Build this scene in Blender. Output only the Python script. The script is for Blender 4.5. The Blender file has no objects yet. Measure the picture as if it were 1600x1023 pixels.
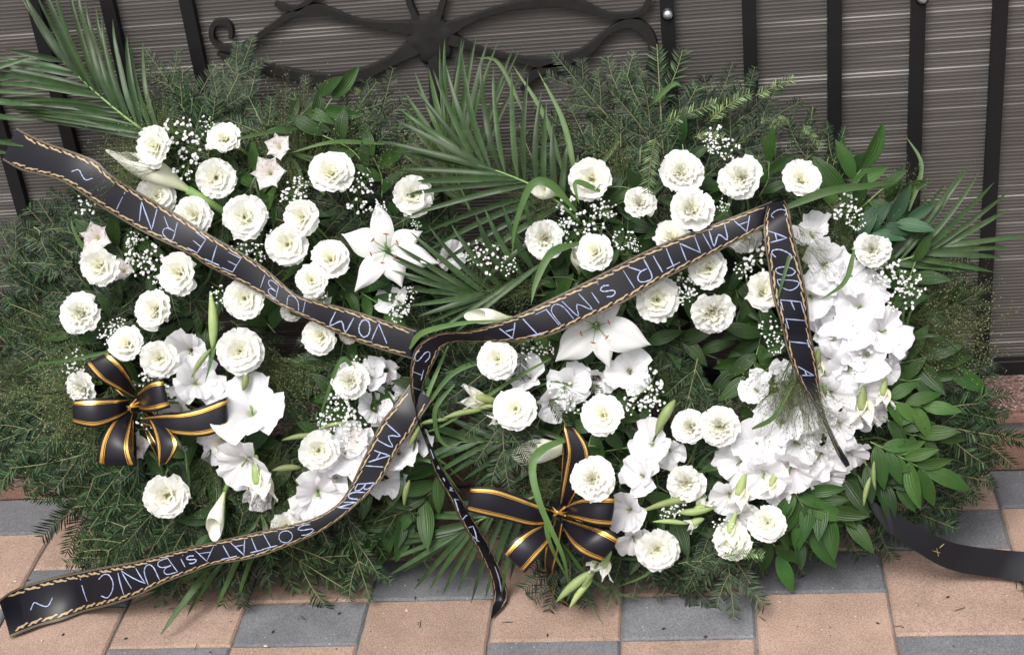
import bpy, math, random
import numpy as np
from mathutils import Vector, Matrix

random.seed(7)
rnd = random.Random(11)
SC = bpy.context.scene
COL = SC.collection

# ------------------------------------------------------------------ camera
F = 2404.45; PITCH = .506539; ROLL = .116236; YAW = -.149923; CAMH = 1.57
_f = np.array([math.sin(YAW)*math.cos(PITCH), math.cos(YAW)*math.cos(PITCH), -math.sin(PITCH)])
_r0 = np.array([math.cos(YAW), -math.sin(YAW), 0.]); _d0 = np.cross(_f, _r0)
_r = _r0*math.cos(ROLL)+_d0*math.sin(ROLL); _d = -_r0*math.sin(ROLL)+_d0*math.cos(ROLL)
CAMP = np.array([0, 0, CAMH])
cam_data = bpy.data.cameras.new('camera'); cam = bpy.data.objects.new('camera', cam_data); COL.objects.link(cam)
M = Matrix(((_r[0], -_d[0], -_f[0], 0), (_r[1], -_d[1], -_f[1], 0), (_r[2], -_d[2], -_f[2], CAMH), (0, 0, 0, 1)))
cam.matrix_world = M
cam_data.sensor_width = 36; cam_data.lens = F/1600*36; cam_data.clip_start = .05; cam_data.clip_end = 500
SC.camera = cam
try:
    SC.cycles.max_bounces = 10; SC.cycles.diffuse_bounces = 6; SC.cycles.transmission_bounces = 8
except Exception: pass

# ------------------------------------------------------------------ light: soft overcast day
SUN_EL, SUN_AZ = math.radians(58), math.radians(200)
world = bpy.data.worlds.new('World'); SC.world = world; world.use_nodes = True
nt = world.node_tree; nt.nodes.clear()
wo = nt.nodes.new('ShaderNodeOutputWorld'); bg = nt.nodes.new('ShaderNodeBackground'); sk = nt.nodes.new('ShaderNodeTexSky')
sk.sky_type = 'NISHITA'; sk.sun_disc = False; sk.sun_elevation = SUN_EL; sk.sun_rotation = SUN_AZ
sk.air_density = 1.0; sk.dust_density = 6.0; sk.ozone_density = 1.0
hs = nt.nodes.new('ShaderNodeHueSaturation'); hs.inputs['Saturation'].default_value = .35
nt.links.new(sk.outputs[0], hs.inputs['Color']); nt.links.new(hs.outputs[0], bg.inputs[0]); nt.links.new(bg.outputs[0], wo.inputs[0])
bg.inputs[1].default_value = .115
sd = bpy.data.lights.new('sun', 'SUN'); sd.energy = 1.5; sd.angle = math.radians(24); sd.color = (1, .97, .93)
so = bpy.data.objects.new('sun', sd); COL.objects.link(so)
_sdir = Vector((math.sin(SUN_AZ)*math.cos(SUN_EL), math.cos(SUN_AZ)*math.cos(SUN_EL), math.sin(SUN_EL)))
so.rotation_euler = _sdir.to_track_quat('Z', 'Y').to_euler(); so.location = _sdir*5
SC.view_settings.view_transform = 'Standard'; SC.view_settings.look = 'None'
SC.view_settings.exposure = 0.64; SC.view_settings.gamma = 1; SC.view_settings.use_curve_mapping = False

# ------------------------------------------------------------------ geometry of the place
NRM = np.array([0, -.884, .467]); UPV = np.array([0, .467, .884]); ORG = np.array([0, 1.93, 0.])
FENCE_Y = 2.372        # front of the ribbed sheet
def ray(x, y):
    v = _f*F+_r*(x-800)+_d*(y-511.5); return v/np.linalg.norm(v)
def on_ground(x, y, z=0.): 
    v = ray(x, y); return CAMP+v*((z-CAMH)/v[2])
def on_y(x, y, Y):
    v = ray(x, y); return CAMP+v*(Y/v[1])
YMAX = 2.335
def pt(x, y, h=0., zmin=.014):
    """a point of the wreaths' leaning face, lifted h metres off it; never below the paving nor behind the fence"""
    v = ray(x, y); t = (NRM@(ORG-CAMP)+h)/(NRM@v); p = CAMP+v*t
    if p[2] < zmin: p = on_ground(x, y, zmin)
    if p[1] > YMAX: p = on_y(x, y, YMAX)
    return p
def mpp(x, y, h=.1): return np.linalg.norm(pt(x, y, h)-CAMP)/F

# ------------------------------------------------------------------ materials
def new_mat(name):
    m = bpy.data.materials.new(name); m.use_nodes = True; t = m.node_tree; t.nodes.clear()
    o = t.nodes.new('ShaderNodeOutputMaterial'); p = t.nodes.new('ShaderNodeBsdfPrincipled'); t.links.new(p.outputs[0], o.inputs[0])
    return m, t, p, o
def N(t, kind, **kw):
    n = t.nodes.new(kind)
    for k, v in kw.items():
        if k in n.inputs.keys(): n.inputs[k].default_value = v
        else: setattr(n, k, v)
    return n
def mixc(t, fac, a, b, mode='MIX'):
    n = t.nodes.new('ShaderNodeMix'); n.data_type = 'RGBA'; n.blend_type = mode
    for sock, val in ((n.inputs[0], fac), (n.inputs[6], a), (n.inputs[7], b)):
        if hasattr(val, 'is_linked') or hasattr(val, 'links'): t.links.new(val, sock)
        elif isinstance(val, (int, float)): sock.default_value = val
        else: sock.default_value = (*val, 1)
    return n.outputs[2]
def ramp(t, src, stops):
    n = t.nodes.new('ShaderNodeValToRGB'); e = n.color_ramp.elements
    while len(e) > 1: e.remove(e[-1])
    e[0].position = stops[0][0]; e[0].color = (*stops[0][1], 1)
    for p_, c in stops[1:]:
        q = e.new(p_); q.color = (*c, 1)
    t.links.new(src, n.inputs[0]); return n.outputs[0]
def noise(t, scale, detail=4, vec=None, rough=.6):
    n = N(t, 'ShaderNodeTexNoise', Scale=scale, Detail=detail, Roughness=rough)
    if vec is not None: t.links.new(vec, n.inputs['Vector'])
    return n.outputs[0]
def bump(t, p, src, strength, dist):
    b = N(t, 'ShaderNodeBump', Strength=strength, Distance=dist); t.links.new(src, b.inputs['Height']); t.links.new(b.outputs[0], p.inputs['Normal'])
def coord(t, which='Object'): return t.nodes.new('ShaderNodeTexCoord').outputs[which]

def leaf_mat(name, dark, light, rough=.45, trans=.18, scale=60, tip=None):
    m, t, p, o = new_mat(name)
    oi = t.nodes.new('ShaderNodeObjectInfo')
    geo = t.nodes.new('ShaderNodeNewGeometry')
    nn = noise(t, scale, 3, geo.outputs['Position'])
    nn2 = noise(t, 14, 2, geo.outputs['Position'])
    c = mixc(t, nn, dark, light)
    c = mixc(t, oi.outputs['Random'], c, tuple(min(1, x*1.5) for x in light)) if False else c
    hv = t.nodes.new('ShaderNodeHueSaturation')
    mr = N(t, 'ShaderNodeMapRange'); mr.inputs[3].default_value = .65; mr.inputs[4].default_value = 1.45
    t.links.new(oi.outputs['Random'], mr.inputs[0]); t.links.new(mr.outputs[0], hv.inputs['Value'])
    mh = N(t, 'ShaderNodeMapRange'); mh.inputs[1].default_value = .3; mh.inputs[2].default_value = .7; mh.inputs[3].default_value = .485; mh.inputs[4].default_value = .52
    t.links.new(nn2, mh.inputs[0]); t.links.new(mh.outputs[0], hv.inputs['Hue'])
    t.links.new(c, hv.inputs['Color']); c = hv.outputs[0]
    if name.startswith('fir'):
        ta = t.nodes.new('ShaderNodeAttribute'); ta.attribute_name = 'tint'; c = mixc(t, 1., c, ta.outputs['Color'], 'MULTIPLY')
    t.links.new(c, p.inputs['Base Color']); p.inputs['Roughness'].default_value = rough
    p.inputs['Specular IOR Level'].default_value = .18 if name.startswith('fir') else .27
    if name.startswith('broad'):
        at_ = t.nodes.new('ShaderNodeAttribute'); at_.attribute_name = 'tint'; mm = N(t, 'ShaderNodeMath', operation='MULTIPLY'); mm.inputs[1].default_value = 22.; sn = N(t, 'ShaderNodeMath', operation='COSINE')
        t.links.new(at_.outputs['Fac'], mm.inputs[0]); t.links.new(mm.outputs[0], sn.inputs[0]); bump(t, p, sn.outputs[0], .35, .0006)
    tr = t.nodes.new('ShaderNodeBsdfTranslucent'); t.links.new(c, tr.inputs[0])
    mx = t.nodes.new('ShaderNodeMixShader'); mx.inputs[0].default_value = trans
    t.links.new(p.outputs[0], mx.inputs[1]); t.links.new(tr.outputs[0], mx.inputs[2]); t.links.new(mx.outputs[0], o.inputs[0])
    return m
M_FIR = leaf_mat('fir_needles', (.0065, .017, .0065), (.028, .054, .021), .42, .07)
M_FIRL = leaf_mat('fir_needles_pale', (.050, .09, .030), (.17, .235, .10), .5, .12)
M_TWIG = leaf_mat('fir_twig', (.09, .10, .045), (.22, .21, .11), .7, 0)
M_PALM = leaf_mat('palm_leaflet', (.013, .034, .010), (.054, .094, .034), .36, .16, 90)
M_PALMD = leaf_mat('palm_leaflet_dark', (.022, .052, .012), (.050, .092, .026), .42, .2, 90)
M_LEAF = leaf_mat('broad_leaf', (.010, .033, .006), (.036, .078, .016), .36, .12, 35)
M_LEAFB = leaf_mat('broad_leaf_bright', (.020, .062, .010), (.060, .130, .028), .38, .18, 35)
M_LEAFG = leaf_mat('broad_leaf_grey', (.024, .070, .032), (.055, .115, .058), .42, .15, 35)
M_GRASS = leaf_mat('panicum_grass', (.050, .075, .022), (.13, .16, .06), .6, .2)
M_SEED = leaf_mat('grass_seed', (.15, .18, .075), (.36, .38, .23), .7, .2)
M_BLADE = leaf_mat('grass_blade', (.045, .10, .022), (.10, .17, .055), .42, .25, 50)
M_BUD = leaf_mat('green_bud', (.20, .29, .09), (.42, .48, .22), .45, .25, 50)
M_STEM = leaf_mat('flower_stem', (.12, .22, .06), (.22, .33, .12), .5, .1)
M_MOSS = leaf_mat('ring_binding', (.003, .006, .0025), (.010, .016, .007), .95, 0, 120)

def petal_mat(name, deep, mid, edge, trans=.42, veins=0.):
    m, t, p, o = new_mat(name)
    a = t.nodes.new('ShaderNodeAttribute'); a.attribute_name = 'tint'
    c = ramp(t, a.outputs['Fac'], [(0, deep), (.42, mid), (.9, edge)])
    geo = t.nodes.new('ShaderNodeNewGeometry')
    n1 = noise(t, 130, 3, geo.outputs['Position'])
    if veins:
        b = t.nodes.new('ShaderNodeAttribute'); b.attribute_name = 'side'
        w = N(t, 'ShaderNodeTexNoise', Scale=1., Detail=2)
        cx = t.nodes.new('ShaderNodeCombineXYZ'); 
        m1 = N(t, 'ShaderNodeMath', operation='MULTIPLY'); m1.inputs[1].default_value = 11.
        m2 = N(t, 'ShaderNodeMath', operation='MULTIPLY'); m2.inputs[1].default_value = 3.
        t.links.new(b.outputs['Fac'], m1.inputs[0]); t.links.new(a.outputs['Fac'], m2.inputs[0])
        t.links.new(m1.outputs[0], cx.inputs[0]); t.links.new(m2.outputs[0], cx.inputs[1]); t.links.new(cx.outputs[0], w.inputs['Vector'])
        k = ramp(t, w.outputs[0], [(.56, (0, 0, 0)), (.62, (veins,)*3)])
        c = mixc(t, k, c, (.42, .22, .22))
    t.links.new(c, p.inputs['Base Color']); p.inputs['Roughness'].default_value = .55
    p.inputs['Specular IOR Level'].default_value = .25; p.inputs['Sheen Weight'].default_value = .12
    w_ = t.nodes.new('ShaderNodeAttribute'); w_.attribute_name = 'side'
    wv = N(t, 'ShaderNodeMath', operation='MULTIPLY'); wv.inputs[1].default_value = 34.; t.links.new(w_.outputs['Fac'], wv.inputs[0])
    ws = N(t, 'ShaderNodeMath', operation='SINE'); t.links.new(wv.outputs[0], ws.inputs[0])
    wa = N(t, 'ShaderNodeMath', operation='MULTIPLY_ADD'); wa.inputs[1].default_value = .22; t.links.new(ws.outputs[0], wa.inputs[0]); t.links.new(n1, wa.inputs[2])
    bump(t, p, wa.outputs[0], .45, .0012)
    tr = t.nodes.new('ShaderNodeBsdfTranslucent'); t.links.new(c, tr.inputs[0])
    mx = t.nodes.new('ShaderNodeMixShader'); mx.inputs[0].default_value = trans
    t.links.new(p.outputs[0], mx.inputs[1]); t.links.new(tr.outputs[0], mx.inputs[2]); t.links.new(mx.outputs[0], o.inputs[0])
    return m
M_WHITE = petal_mat('cream_petal', (.66, .68, .30), (.93, .92, .74), (.95, .95, .92))
M_COOL = petal_mat('cool_white_petal', (.72, .72, .48), (.90, .88, .90), (.94, .94, .965), .42)
M_LILY = petal_mat('lily_petal', (.62, .72, .38), (.90, .90, .88), (.94, .94, .93), .4)
M_ALST = petal_mat('alstroemeria_petal', (.78, .50, .38), (.88, .84, .80), (.92, .90, .90), .4, .6)
M_CALLA = petal_mat('calla_petal', (.45, .55, .20), (.78, .81, .60), (.88, .88, .78), .35)
M_BREATH = petal_mat('tiny_bloom', (.80, .82, .70), (.88, .88, .86), (.93, .93, .93), .4)

def plain(name, col, rough=.5, metal=0., spec=.5, bumps=None, var=.25, scale=40, coat=0.):
    m, t, p, o = new_mat(name)
    geo = t.nodes.new('ShaderNodeNewGeometry')
    nn = noise(t, scale, 5, geo.outputs['Position'])
    c = mixc(t, nn, tuple(x*(1-var) for x in col), tuple(min(1, x*(1+var)) for x in col))
    t.links.new(c, p.inputs['Base Color']); p.inputs['Roughness'].default_value = rough; p.inputs['Metallic'].default_value = metal
    p.inputs['Specular IOR Level'].default_value = spec; p.inputs['Coat Weight'].default_value = coat
    if bumps: bump(t, p, noise(t, bumps[0], 4, geo.outputs['Position']), bumps[1], bumps[2])
    return m
M_YEL = plain('yellow_centre', (.62, .50, .06), .6, scale=400)
M_ANTHER = plain('brown_anther', (.30, .09, .03), .7)
M_ORANGE = plain('orange_anther', (.80, .38, .05), .6)
M_SATIN = plain('black_satin', (.0065, .006, .010), .36, spec=.26, var=.1, bumps=(900, .08, .0004))
M_PLAINR = plain('matt_black_ribbon', (.010, .010, .013), .55, spec=.25, var=.15, bumps=(1500, .15, .0004))
M_TRIM = plain('pale_gold_print', (.37, .27, .145), .5, .15, var=.3, scale=300)
M_CORD = plain('gold_cord_print', (.17, .13, .075), .5, .15, var=.5, scale=900)
M_FOIL = plain('gold_foil', (.80, .45, .10), .26, .8, var=.15, scale=200)
M_GLUE = plain('silver_blue_glitter', (.34, .40, .60), .4, .15, var=.5, scale=900, bumps=(1500, .5, .0006))
M_IRON = plain('black_iron', (.008, .0075, .008), .5, 0., spec=.3, var=.35, scale=60, bumps=(300, .1, .0005))
M_IRON2 = plain('veiled_iron', (.022, .021, .0205), .9, spec=.12, var=.4, scale=50)  # greyer matt iron: the dimming veil of the sheet is put into its colour
M_BOLT = plain('zinc_bolt', (.65, .68, .72), .28, .9, var=.1)
M_CARE = plain('ink', (.8, .8, .8), .6)

def stone(name, base, alt, speck, rough=.85):
    m, t, p, o = new_mat(name)
    geo = t.nodes.new('ShaderNodeNewGeometry'); P = geo.outputs['Position']
    oi = t.nodes.new('ShaderNodeObjectInfo')
    c = mixc(t, ramp(t, noise(t, 12, 5, P), [(.3, (0,)*3), (.7, (1,)*3)]), base, alt)
    fine = ramp(t, noise(t, 420, 3, P), [(.38, (.72,)*3), (.62, (1.22,)*3)])
    c = mixc(t, 1., c, fine, 'MULTIPLY')
    v = N(t, 'ShaderNodeTexVoronoi', Scale=75.); t.links.new(P, v.inputs['Vector'])
    k = ramp(t, v.outputs['Distance'], [(.07, (.8,)*3), (.13, (0,)*3)])
    k2 = ramp(t, noise(t, 33, 1, P), [(.55, (0,)*3), (.6, (1,)*3)])
    kk = mixc(t, 1., k, k2, 'MULTIPLY')
    c = mixc(t, kk, c, speck)
    st = ramp(t, noise(t, 5, 6, P, .7), [(.35, (.80,)*3), (.6, (1.04,)*3)])
    c = mixc(t, 1., c, st, 'MULTIPLY')
    hv = t.nodes.new('ShaderNodeHueSaturation'); mr = N(t, 'ShaderNodeMapRange'); mr.inputs[3].default_value = .88; mr.inputs[4].default_value = 1.1
    t.links.new(oi.outputs['Random'], mr.inputs[0]); t.links.new(mr.outputs[0], hv.inputs['Value']); t.links.new(c, hv.inputs['Color'])
    t.links.new(hv.outputs[0], p.inputs['Base Color']); p.inputs['Roughness'].default_value = rough
    bump(t, p, noise(t, 350, 4, P), .5, .0015)
    return m
M_PAVO = stone('terracotta_paver', (.315, .215, .165), (.365, .255, .200), (.60, .50, .42))
M_PAVG = stone('grey_paver', (.128, .131, .142), (.168, .170, .180), (.36, .37, .38))
M_SAND = stone('joint_sand', (.10, .097, .10), (.20, .19, .18), (.4, .38, .35), .95)

def granite():
    m, t, p, o = new_mat('red_granite_aggregate')
    geo = t.nodes.new('ShaderNodeNewGeometry'); P = geo.outputs['Position']
    v = N(t, 'ShaderNodeTexVoronoi', Scale=260.); t.links.new(P, v.inputs['Vector'])
    rgb = t.nodes.new('ShaderNodeSeparateColor'); t.links.new(v.outputs['Color'], rgb.inputs[0])
    c = ramp(t, rgb.outputs[0], [(0, (.08, .04, .035)), (.4, (.17, .09, .075)), (.75, (.27, .17, .15)), (1, (.42, .33, .30))])
    c = mixc(t, 1., c, ramp(t, noise(t, 8, 5, P), [(.3, (.7,)*3), (.7, (1.1,)*3)]), 'MULTIPLY')
    t.links.new(c, p.inputs['Base Color']); p.inputs['Roughness'].default_value = .7
    bump(t, p, v.outputs['Distance'], .6, .002)
    return m
M_GRAN = granite()
M_BRICKF = stone('orange_red_block', (.20, .105, .08), (.26, .15, .115), (.5, .4, .33))
M_MORTAR = stone('grey_mortar', (.20, .19, .19), (.28, .26, .25), (.4, .4, .4), .95)

def sheet_mat():
    m, t, p, o = new_mat('smoky_ribbed_sheet')
    tc = coord(t); sp = t.nodes.new('ShaderNodeSeparateXYZ'); t.links.new(tc, sp.inputs[0])
    def cell(sx, sz, off=0.):
        cx = t.nodes.new('ShaderNodeCombineXYZ')
        a = N(t, 'ShaderNodeMath', operation='MULTIPLY'); a.inputs[1].default_value = sx; t.links.new(sp.outputs[0], a.inputs[0])
        b = N(t, 'ShaderNodeMath', operation='MULTIPLY'); b.inputs[1].default_value = sz; t.links.new(sp.outputs[2], b.inputs[0])
        t.links.new(a.outputs[0], cx.inputs[0]); t.links.new(b.outputs[0], cx.inputs[2]); cx.inputs[1].default_value = off
        return N(t, 'ShaderNodeTexNoise', Scale=1., Detail=1.), cx
    n, cx = cell(1.3, 75); t.links.new(cx.outputs[0], n.inputs['Vector'])
    n2, cx2 = cell(2.2, 9, 3.); t.links.new(cx2.outputs[0], n2.inputs['Vector'])
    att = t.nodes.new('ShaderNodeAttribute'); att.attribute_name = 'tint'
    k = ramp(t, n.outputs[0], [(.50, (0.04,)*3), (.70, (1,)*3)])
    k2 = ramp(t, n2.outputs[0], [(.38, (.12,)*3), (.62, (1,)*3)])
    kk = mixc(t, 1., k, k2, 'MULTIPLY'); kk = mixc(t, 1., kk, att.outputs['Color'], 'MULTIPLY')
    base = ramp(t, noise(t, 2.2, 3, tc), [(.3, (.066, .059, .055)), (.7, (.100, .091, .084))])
    c = mixc(t, kk, base, (.44, .41, .385))  # pale lines: light caught on and through the ribs, painted into the base colour
    t.links.new(c, p.inputs['Base Color']); p.inputs['Roughness'].default_value = .38; p.inputs['Specular IOR Level'].default_value = .4
    return m
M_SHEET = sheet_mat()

# ------------------------------------------------------------------ object helpers
WM = {}
def tag(o, label=None, cat=None, group=None, kind=None):
    for k, v in (('label', label), ('category', cat), ('group', group), ('kind', kind)):
        if v: o[k] = v
    return o
def mk(name, verts, faces, mat, smooth=True, tint=None, side=None, mats=None, midx=None):
    me = bpy.data.meshes.new(name); me.from_pydata([tuple(v) for v in verts], [], faces)
    for m in (mats or [mat]): me.materials.append(m)
    if midx is not None: me.polygons.foreach_set('material_index', midx)
    if smooth: me.polygons.foreach_set('use_smooth', [True]*len(me.polygons))
    for nm, arr in (('tint', tint), ('side', side)):
        if arr is not None:
            a = me.attributes.new(nm, 'FLOAT', 'POINT'); a.data.foreach_set('value', [float(x) for x in arr])
    me.update(); return me
def link(name, data, parent=None, mw=None):
    o = bpy.data.objects.new(name, data); COL.objects.link(o)
    mw = mw or Matrix.Identity(4)
    if parent: o.parent = parent; o.matrix_local = WM[parent.name].inverted() @ mw
    else: o.matrix_local = mw
    WM[o.name] = mw; return o
def empty(name, loc): 
    o = link(name, None, None, Matrix.Translation(Vector(loc))); o.empty_display_size = .05; return o
def wobj(name, verts, faces, mat, parent=None, origin=None, **kw):
    """mesh given in world coordinates, with its own origin"""
    V = np.array(verts, float); o_ = np.array(origin if origin is not None else V.mean(0))
    me = mk(name, V-o_, faces, mat, **kw)
    return link(name, me, parent, Matrix.Translation(Vector(o_)))
class MB:
    def __init__(s): s.v = []; s.f = []; s.t = []; s.m = []
    def quadstrip(s, A, B, mi=0, tint=None):
        n = len(s.v); s.v += list(A)+list(B); k = len(A)
        s.t += (tint or [1.]*k)*2
        for i in range(k-1): s.f.append((n+i, n+i+1, n+k+i+1, n+k+i)); s.m.append(mi)
    def tube(s, P, R, sides=5, mi=0, tint=1., cap=True):
        P = [np.array(p, float) for p in P]; n0 = len(s.v)
        if not hasattr(R, '__len__'): R = [R]*len(P)
        for i, p in enumerate(P):
            tg = P[min(i+1, len(P)-1)]-P[max(i-1, 0)]; tg = tg/(np.linalg.norm(tg)+1e-12)
            a = np.cross(tg, (0, 0, 1.) if abs(tg[2]) < .9 else (1., 0, 0)); a /= np.linalg.norm(a); b = np.cross(tg, a)
            for k in range(sides):
                w = 2*math.pi*k/sides; s.v.append(p+R[i]*(math.cos(w)*a+math.sin(w)*b)); s.t.append(tint)
        for i in range(len(P)-1):
            for k in range(sides):
                q = n0+i*sides; k2 = (k+1) % sides
                s.f.append((q+k, q+k2, q+sides+k2, q+sides+k)); s.m.append(mi)
        if cap:
            s.f.append(tuple(n0+k for k in range(sides))[::-1]); s.m.append(mi)
            e = n0+(len(P)-1)*sides; s.f.append(tuple(e+k for k in range(sides))); s.m.append(mi)
    def grid(s, G, mi=0, T=None):
        n0 = len(s.v); r = len(G); c = len(G[0])
        for i in range(r):
            for j in range(c): s.v.append(np.array(G[i][j])); s.t.append(1. if T is None else T[i][j])
        for i in range(r-1):
            for j in range(c-1):
                a = n0+i*c+j; s.f.append((a, a+1, a+c+1, a+c)); s.m.append(mi)
    def box(s, lo, hi, mi=0, bev=0., tint=1.):
        n = len(s.v); x0, y0, z0 = lo; x1, y1, z1 = hi
        if bev:
            b = bev
            for z, e in ((z0, 0), (z1-b, 0), (z1, b)):
                for x, y in ((x0+e, y0+e), (x1-e, y0+e), (x1-e, y1-e), (x0+e, y1-e)): s.v.append(np.array((x, y, z))); s.t.append(tint)
            for L in (0, 4):
                for k in range(4): s.f.append((n+L+k, n+L+(k+1) % 4, n+L+4+(k+1) % 4, n+L+4+k)); s.m.append(mi)
            s.f.append((n+8, n+9, n+10, n+11)); s.f.append((n+3, n+2, n+1, n)); s.m += [mi, mi]
            return
        for z in (z0, z1):
            for x, y in ((x0, y0), (x1, y0), (x1, y1), (x0, y1)): s.v.append(np.array((x, y, z))); s.t.append(tint)
        for q in ((3, 2, 1, 0), (4, 5, 6, 7), (0, 1, 5, 4), (1, 2, 6, 5), (2, 3, 7, 6), (3, 0, 4, 7)):
            s.f.append(tuple(n+k for k in q)); s.m.append(mi)
    def mesh(s, name, mats, smooth=True, side=None):
        if not isinstance(mats, (list, tuple)): mats = [mats]
        return mk(name, s.v, s.f, None, smooth, s.t, side, mats, s.m)
    def world(s, name, mats, parent=None, origin=None, smooth=True):
        if not isinstance(mats, (list, tuple)): mats = [mats]
        return wobj(name, s.v, s.f, None, parent, origin, smooth=smooth, tint=s.t, mats=mats, midx=s.m)

# ------------------------------------------------------------------ the ground and its pavers
g = MB(); g.box((-30, -20, -.08), (30, 2.235, -.006)); ground = g.world('ground', M_SAND, origin=(0, 1, 0), smooth=False); tag(ground, 'paved forecourt of terracotta and grey paving stones with sandy joints', None, kind='structure')
PX, PY = .2052, .1033; X0, Y0 = .0425, 1.8125
pav_mesh = {}
def paver_mesh(kind, var):
    k = (kind, var)
    if k in pav_mesh: return pav_mesh[k]
    L = PY if kind == 'g' else 2*PY; j = .0032; r = random.Random(var*7+len(kind)+ord(kind[0]))
    b = MB(); q = lambda: r.uniform(-.0012, .0012); m = MB()
    n = 10; nl = 5 if kind == 'g' else 10
    x0, x1, y0, y1 = j/2, PX-j/2, j/2, L-j/2
    ring = [(x0+(x1-x0)*i/n, y0) for i in range(n)]+[(x1, y0+(y1-y0)*i/nl) for i in range(nl)]+[(x1-(x1-x0)*i/n, y1) for i in range(n)]+[(x0, y1-(y1-y0)*i/nl) for i in range(nl)]
    cx, cy = PX/2, L/2; V = []; K = len(ring)
    jit = [(q()*.6, q()*.6) for _ in ring]
    for z, e in ((-.05, 0), (-.0035, 0), (0, .0035)):
        for (x, y), (a, c) in zip(ring, jit):
            sx = 1-e/(PX/2)*1.; sy = 1-e/(L/2); V.append((cx+(x-cx)*sx+a, cy+(y-cy)*sy+c, z))
    Fs = [(l*K+i, l*K+(i+1) % K, (l+1)*K+(i+1) % K, (l+1)*K+i) for l in range(2) for i in range(K)]
    Fs.append(tuple(2*K+i for i in range(K)))
    me = mk('paver', V, Fs, M_PAVG if kind == 'g' else M_PAVO, smooth=False); pav_mesh[k] = me; return me
for c in range(-10, 8):
    off = (c-6) % 3      # column G (index -1) starts its grey stone on row 0
    phase = (c+1) % 3
    j = -12
    for base in range(-4, 2):
        jr = base*3+phase
        for kind, jj, ln in (('g', jr, 1), ('o', jr+1, 2)):
            y0 = Y0+jj*PY; y1 = y0+ln*PY
            if y1 > Y0+4*PY+.01:
                if y0 > Y0+4*PY-.01: continue
                kind = 'h'                                     # an orange stone cut at the plinth
            if y0 < .95: continue
            if kind == 'h':
                if ('h', 0) not in pav_mesh:
                    me = paver_mesh('g', 77).copy(); me.materials.clear(); me.materials.append(M_PAVO); pav_mesh[('h', 0)] = me
                me = pav_mesh[('h', 0)]
            else: me = paver_mesh(kind, rnd.randrange(5))
            o = link('paver', me, ground, Matrix.Translation((X0+c*PX, y0, rnd.uniform(-.0015, .0008))) @ Matrix.Rotation(rnd.uniform(-.004, .004), 4, 'Z'))
# crumbs of soil and petals on the stones
db = MB()
for k in range(110):
    x, y = rnd.uniform(-1.3, .6), rnd.uniform(1.72, 2.0); r_ = rnd.choice([.0008, .001, .0012, .0022]); 
    P0 = np.array((x, y, .001))
    a = rnd.uniform(0, 6.28); db.tube([P0-np.array((math.cos(a), math.sin(a), 0))*r_*1.4, P0, P0+np.array((math.cos(a), math.sin(a), 0))*r_*1.4], [r_*.4, r_*.8, r_*.3], 5, mi=0 if rnd.random() < .7 else 1)
for (x, y) in ((556, 877), (541, 909), (372, 914), (169, 873), (906, 944), (1131, 937)):
    P0 = on_ground(x+185*0, y, .001); db.tube([P0-(.004, 0, 0), P0+(0, .001, .002), P0+(.004, .001, 0)], [.001, .003, .001], 6, 0)
o = db.world('soil_crumbs', [plain('dry_soil', (.03, .025, .02), .9), plain('petal_crumb', (.55, .5, .42), .8)], smooth=False); tag(o, 'crumbs of dark soil and petal bits scattered on the paving stones', kind='stuff')

nb = MB()
for k in range(26):                                            # fallen fir needles
    x, y = rnd.uniform(-1.25, .62), rnd.gauss(1.93, .07); a_ = rnd.uniform(0, 6.28); d_ = np.array((math.cos(a_), math.sin(a_), 0))*rnd.uniform(.006, .010); s_ = np.array((-math.sin(a_), math.cos(a_), 0))*.0008; q = np.array((x, y, .0018))
    nb.quadstrip([q-d_, q, q+d_], [q-d_+s_, q+s_*2, q+d_+s_], 0)
o = nb.world('fallen_needles', M_FIR); tag(o, 'loose fir needles fallen on the paving stones', kind='stuff')

# ------------------------------------------------------------------ plinth under the fence
pl = empty('plinth', (-.3, 2.235, 0)); tag(pl, 'low red granite plinth with orange block face under the fence', 'plinth')
b = MB(); b.box((-6, 2.252, -.05), (6, 2.62, .104)); b.world('core', M_MORTAR, pl, smooth=False)
b = MB(); b.box((-6, 2.244, .1045), (6, 2.60, .112), bev=.002); b.world('granite_top', M_GRAN, pl, smooth=False)
x = -3.1; k = 0
while x < 2.4:
    w = .395; b = MB(); b.box((0, 0, 0), (w-.004, .022, .064)); 
    if k == 0: bm_low = b.mesh('face_block', M_BRICKF, False); c_ = MB(); c_.box((0, 0, 0), (w-.004, .020, .013)); bm_up = c_.mesh('edge_strip', M_BRICKF, False)
    link('face_block', bm_low, pl, Matrix.Translation((x, 2.232, -.002))); link('edge_strip', bm_up, pl, Matrix.Translation((x, 2.235, .091)))
    x += w; k += 1

# ------------------------------------------------------------------ fence
fence = empty('fence', (-.3, 2.37, .112)); tag(fence, 'black iron picket fence backed by a smoky ribbed plastic sheet', 'fence')
b = MB(); z = .118; PIT = .0062; prof = []; zt = 1.35
xs = np.linspace(-2.6, 2.0, 24)
rows = []
k = 0
while z < zt:
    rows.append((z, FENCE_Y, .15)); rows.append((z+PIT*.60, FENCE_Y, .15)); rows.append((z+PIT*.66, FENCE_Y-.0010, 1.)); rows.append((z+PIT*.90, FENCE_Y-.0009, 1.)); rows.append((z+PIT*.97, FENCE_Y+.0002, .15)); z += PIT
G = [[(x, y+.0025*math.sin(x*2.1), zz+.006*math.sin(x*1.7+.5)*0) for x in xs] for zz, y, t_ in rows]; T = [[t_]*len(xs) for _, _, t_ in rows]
b.grid(G, T=T); b.world('ribbed_sheet', M_SHEET, fence, smooth=False)['kind'] = 'stuff'
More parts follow.
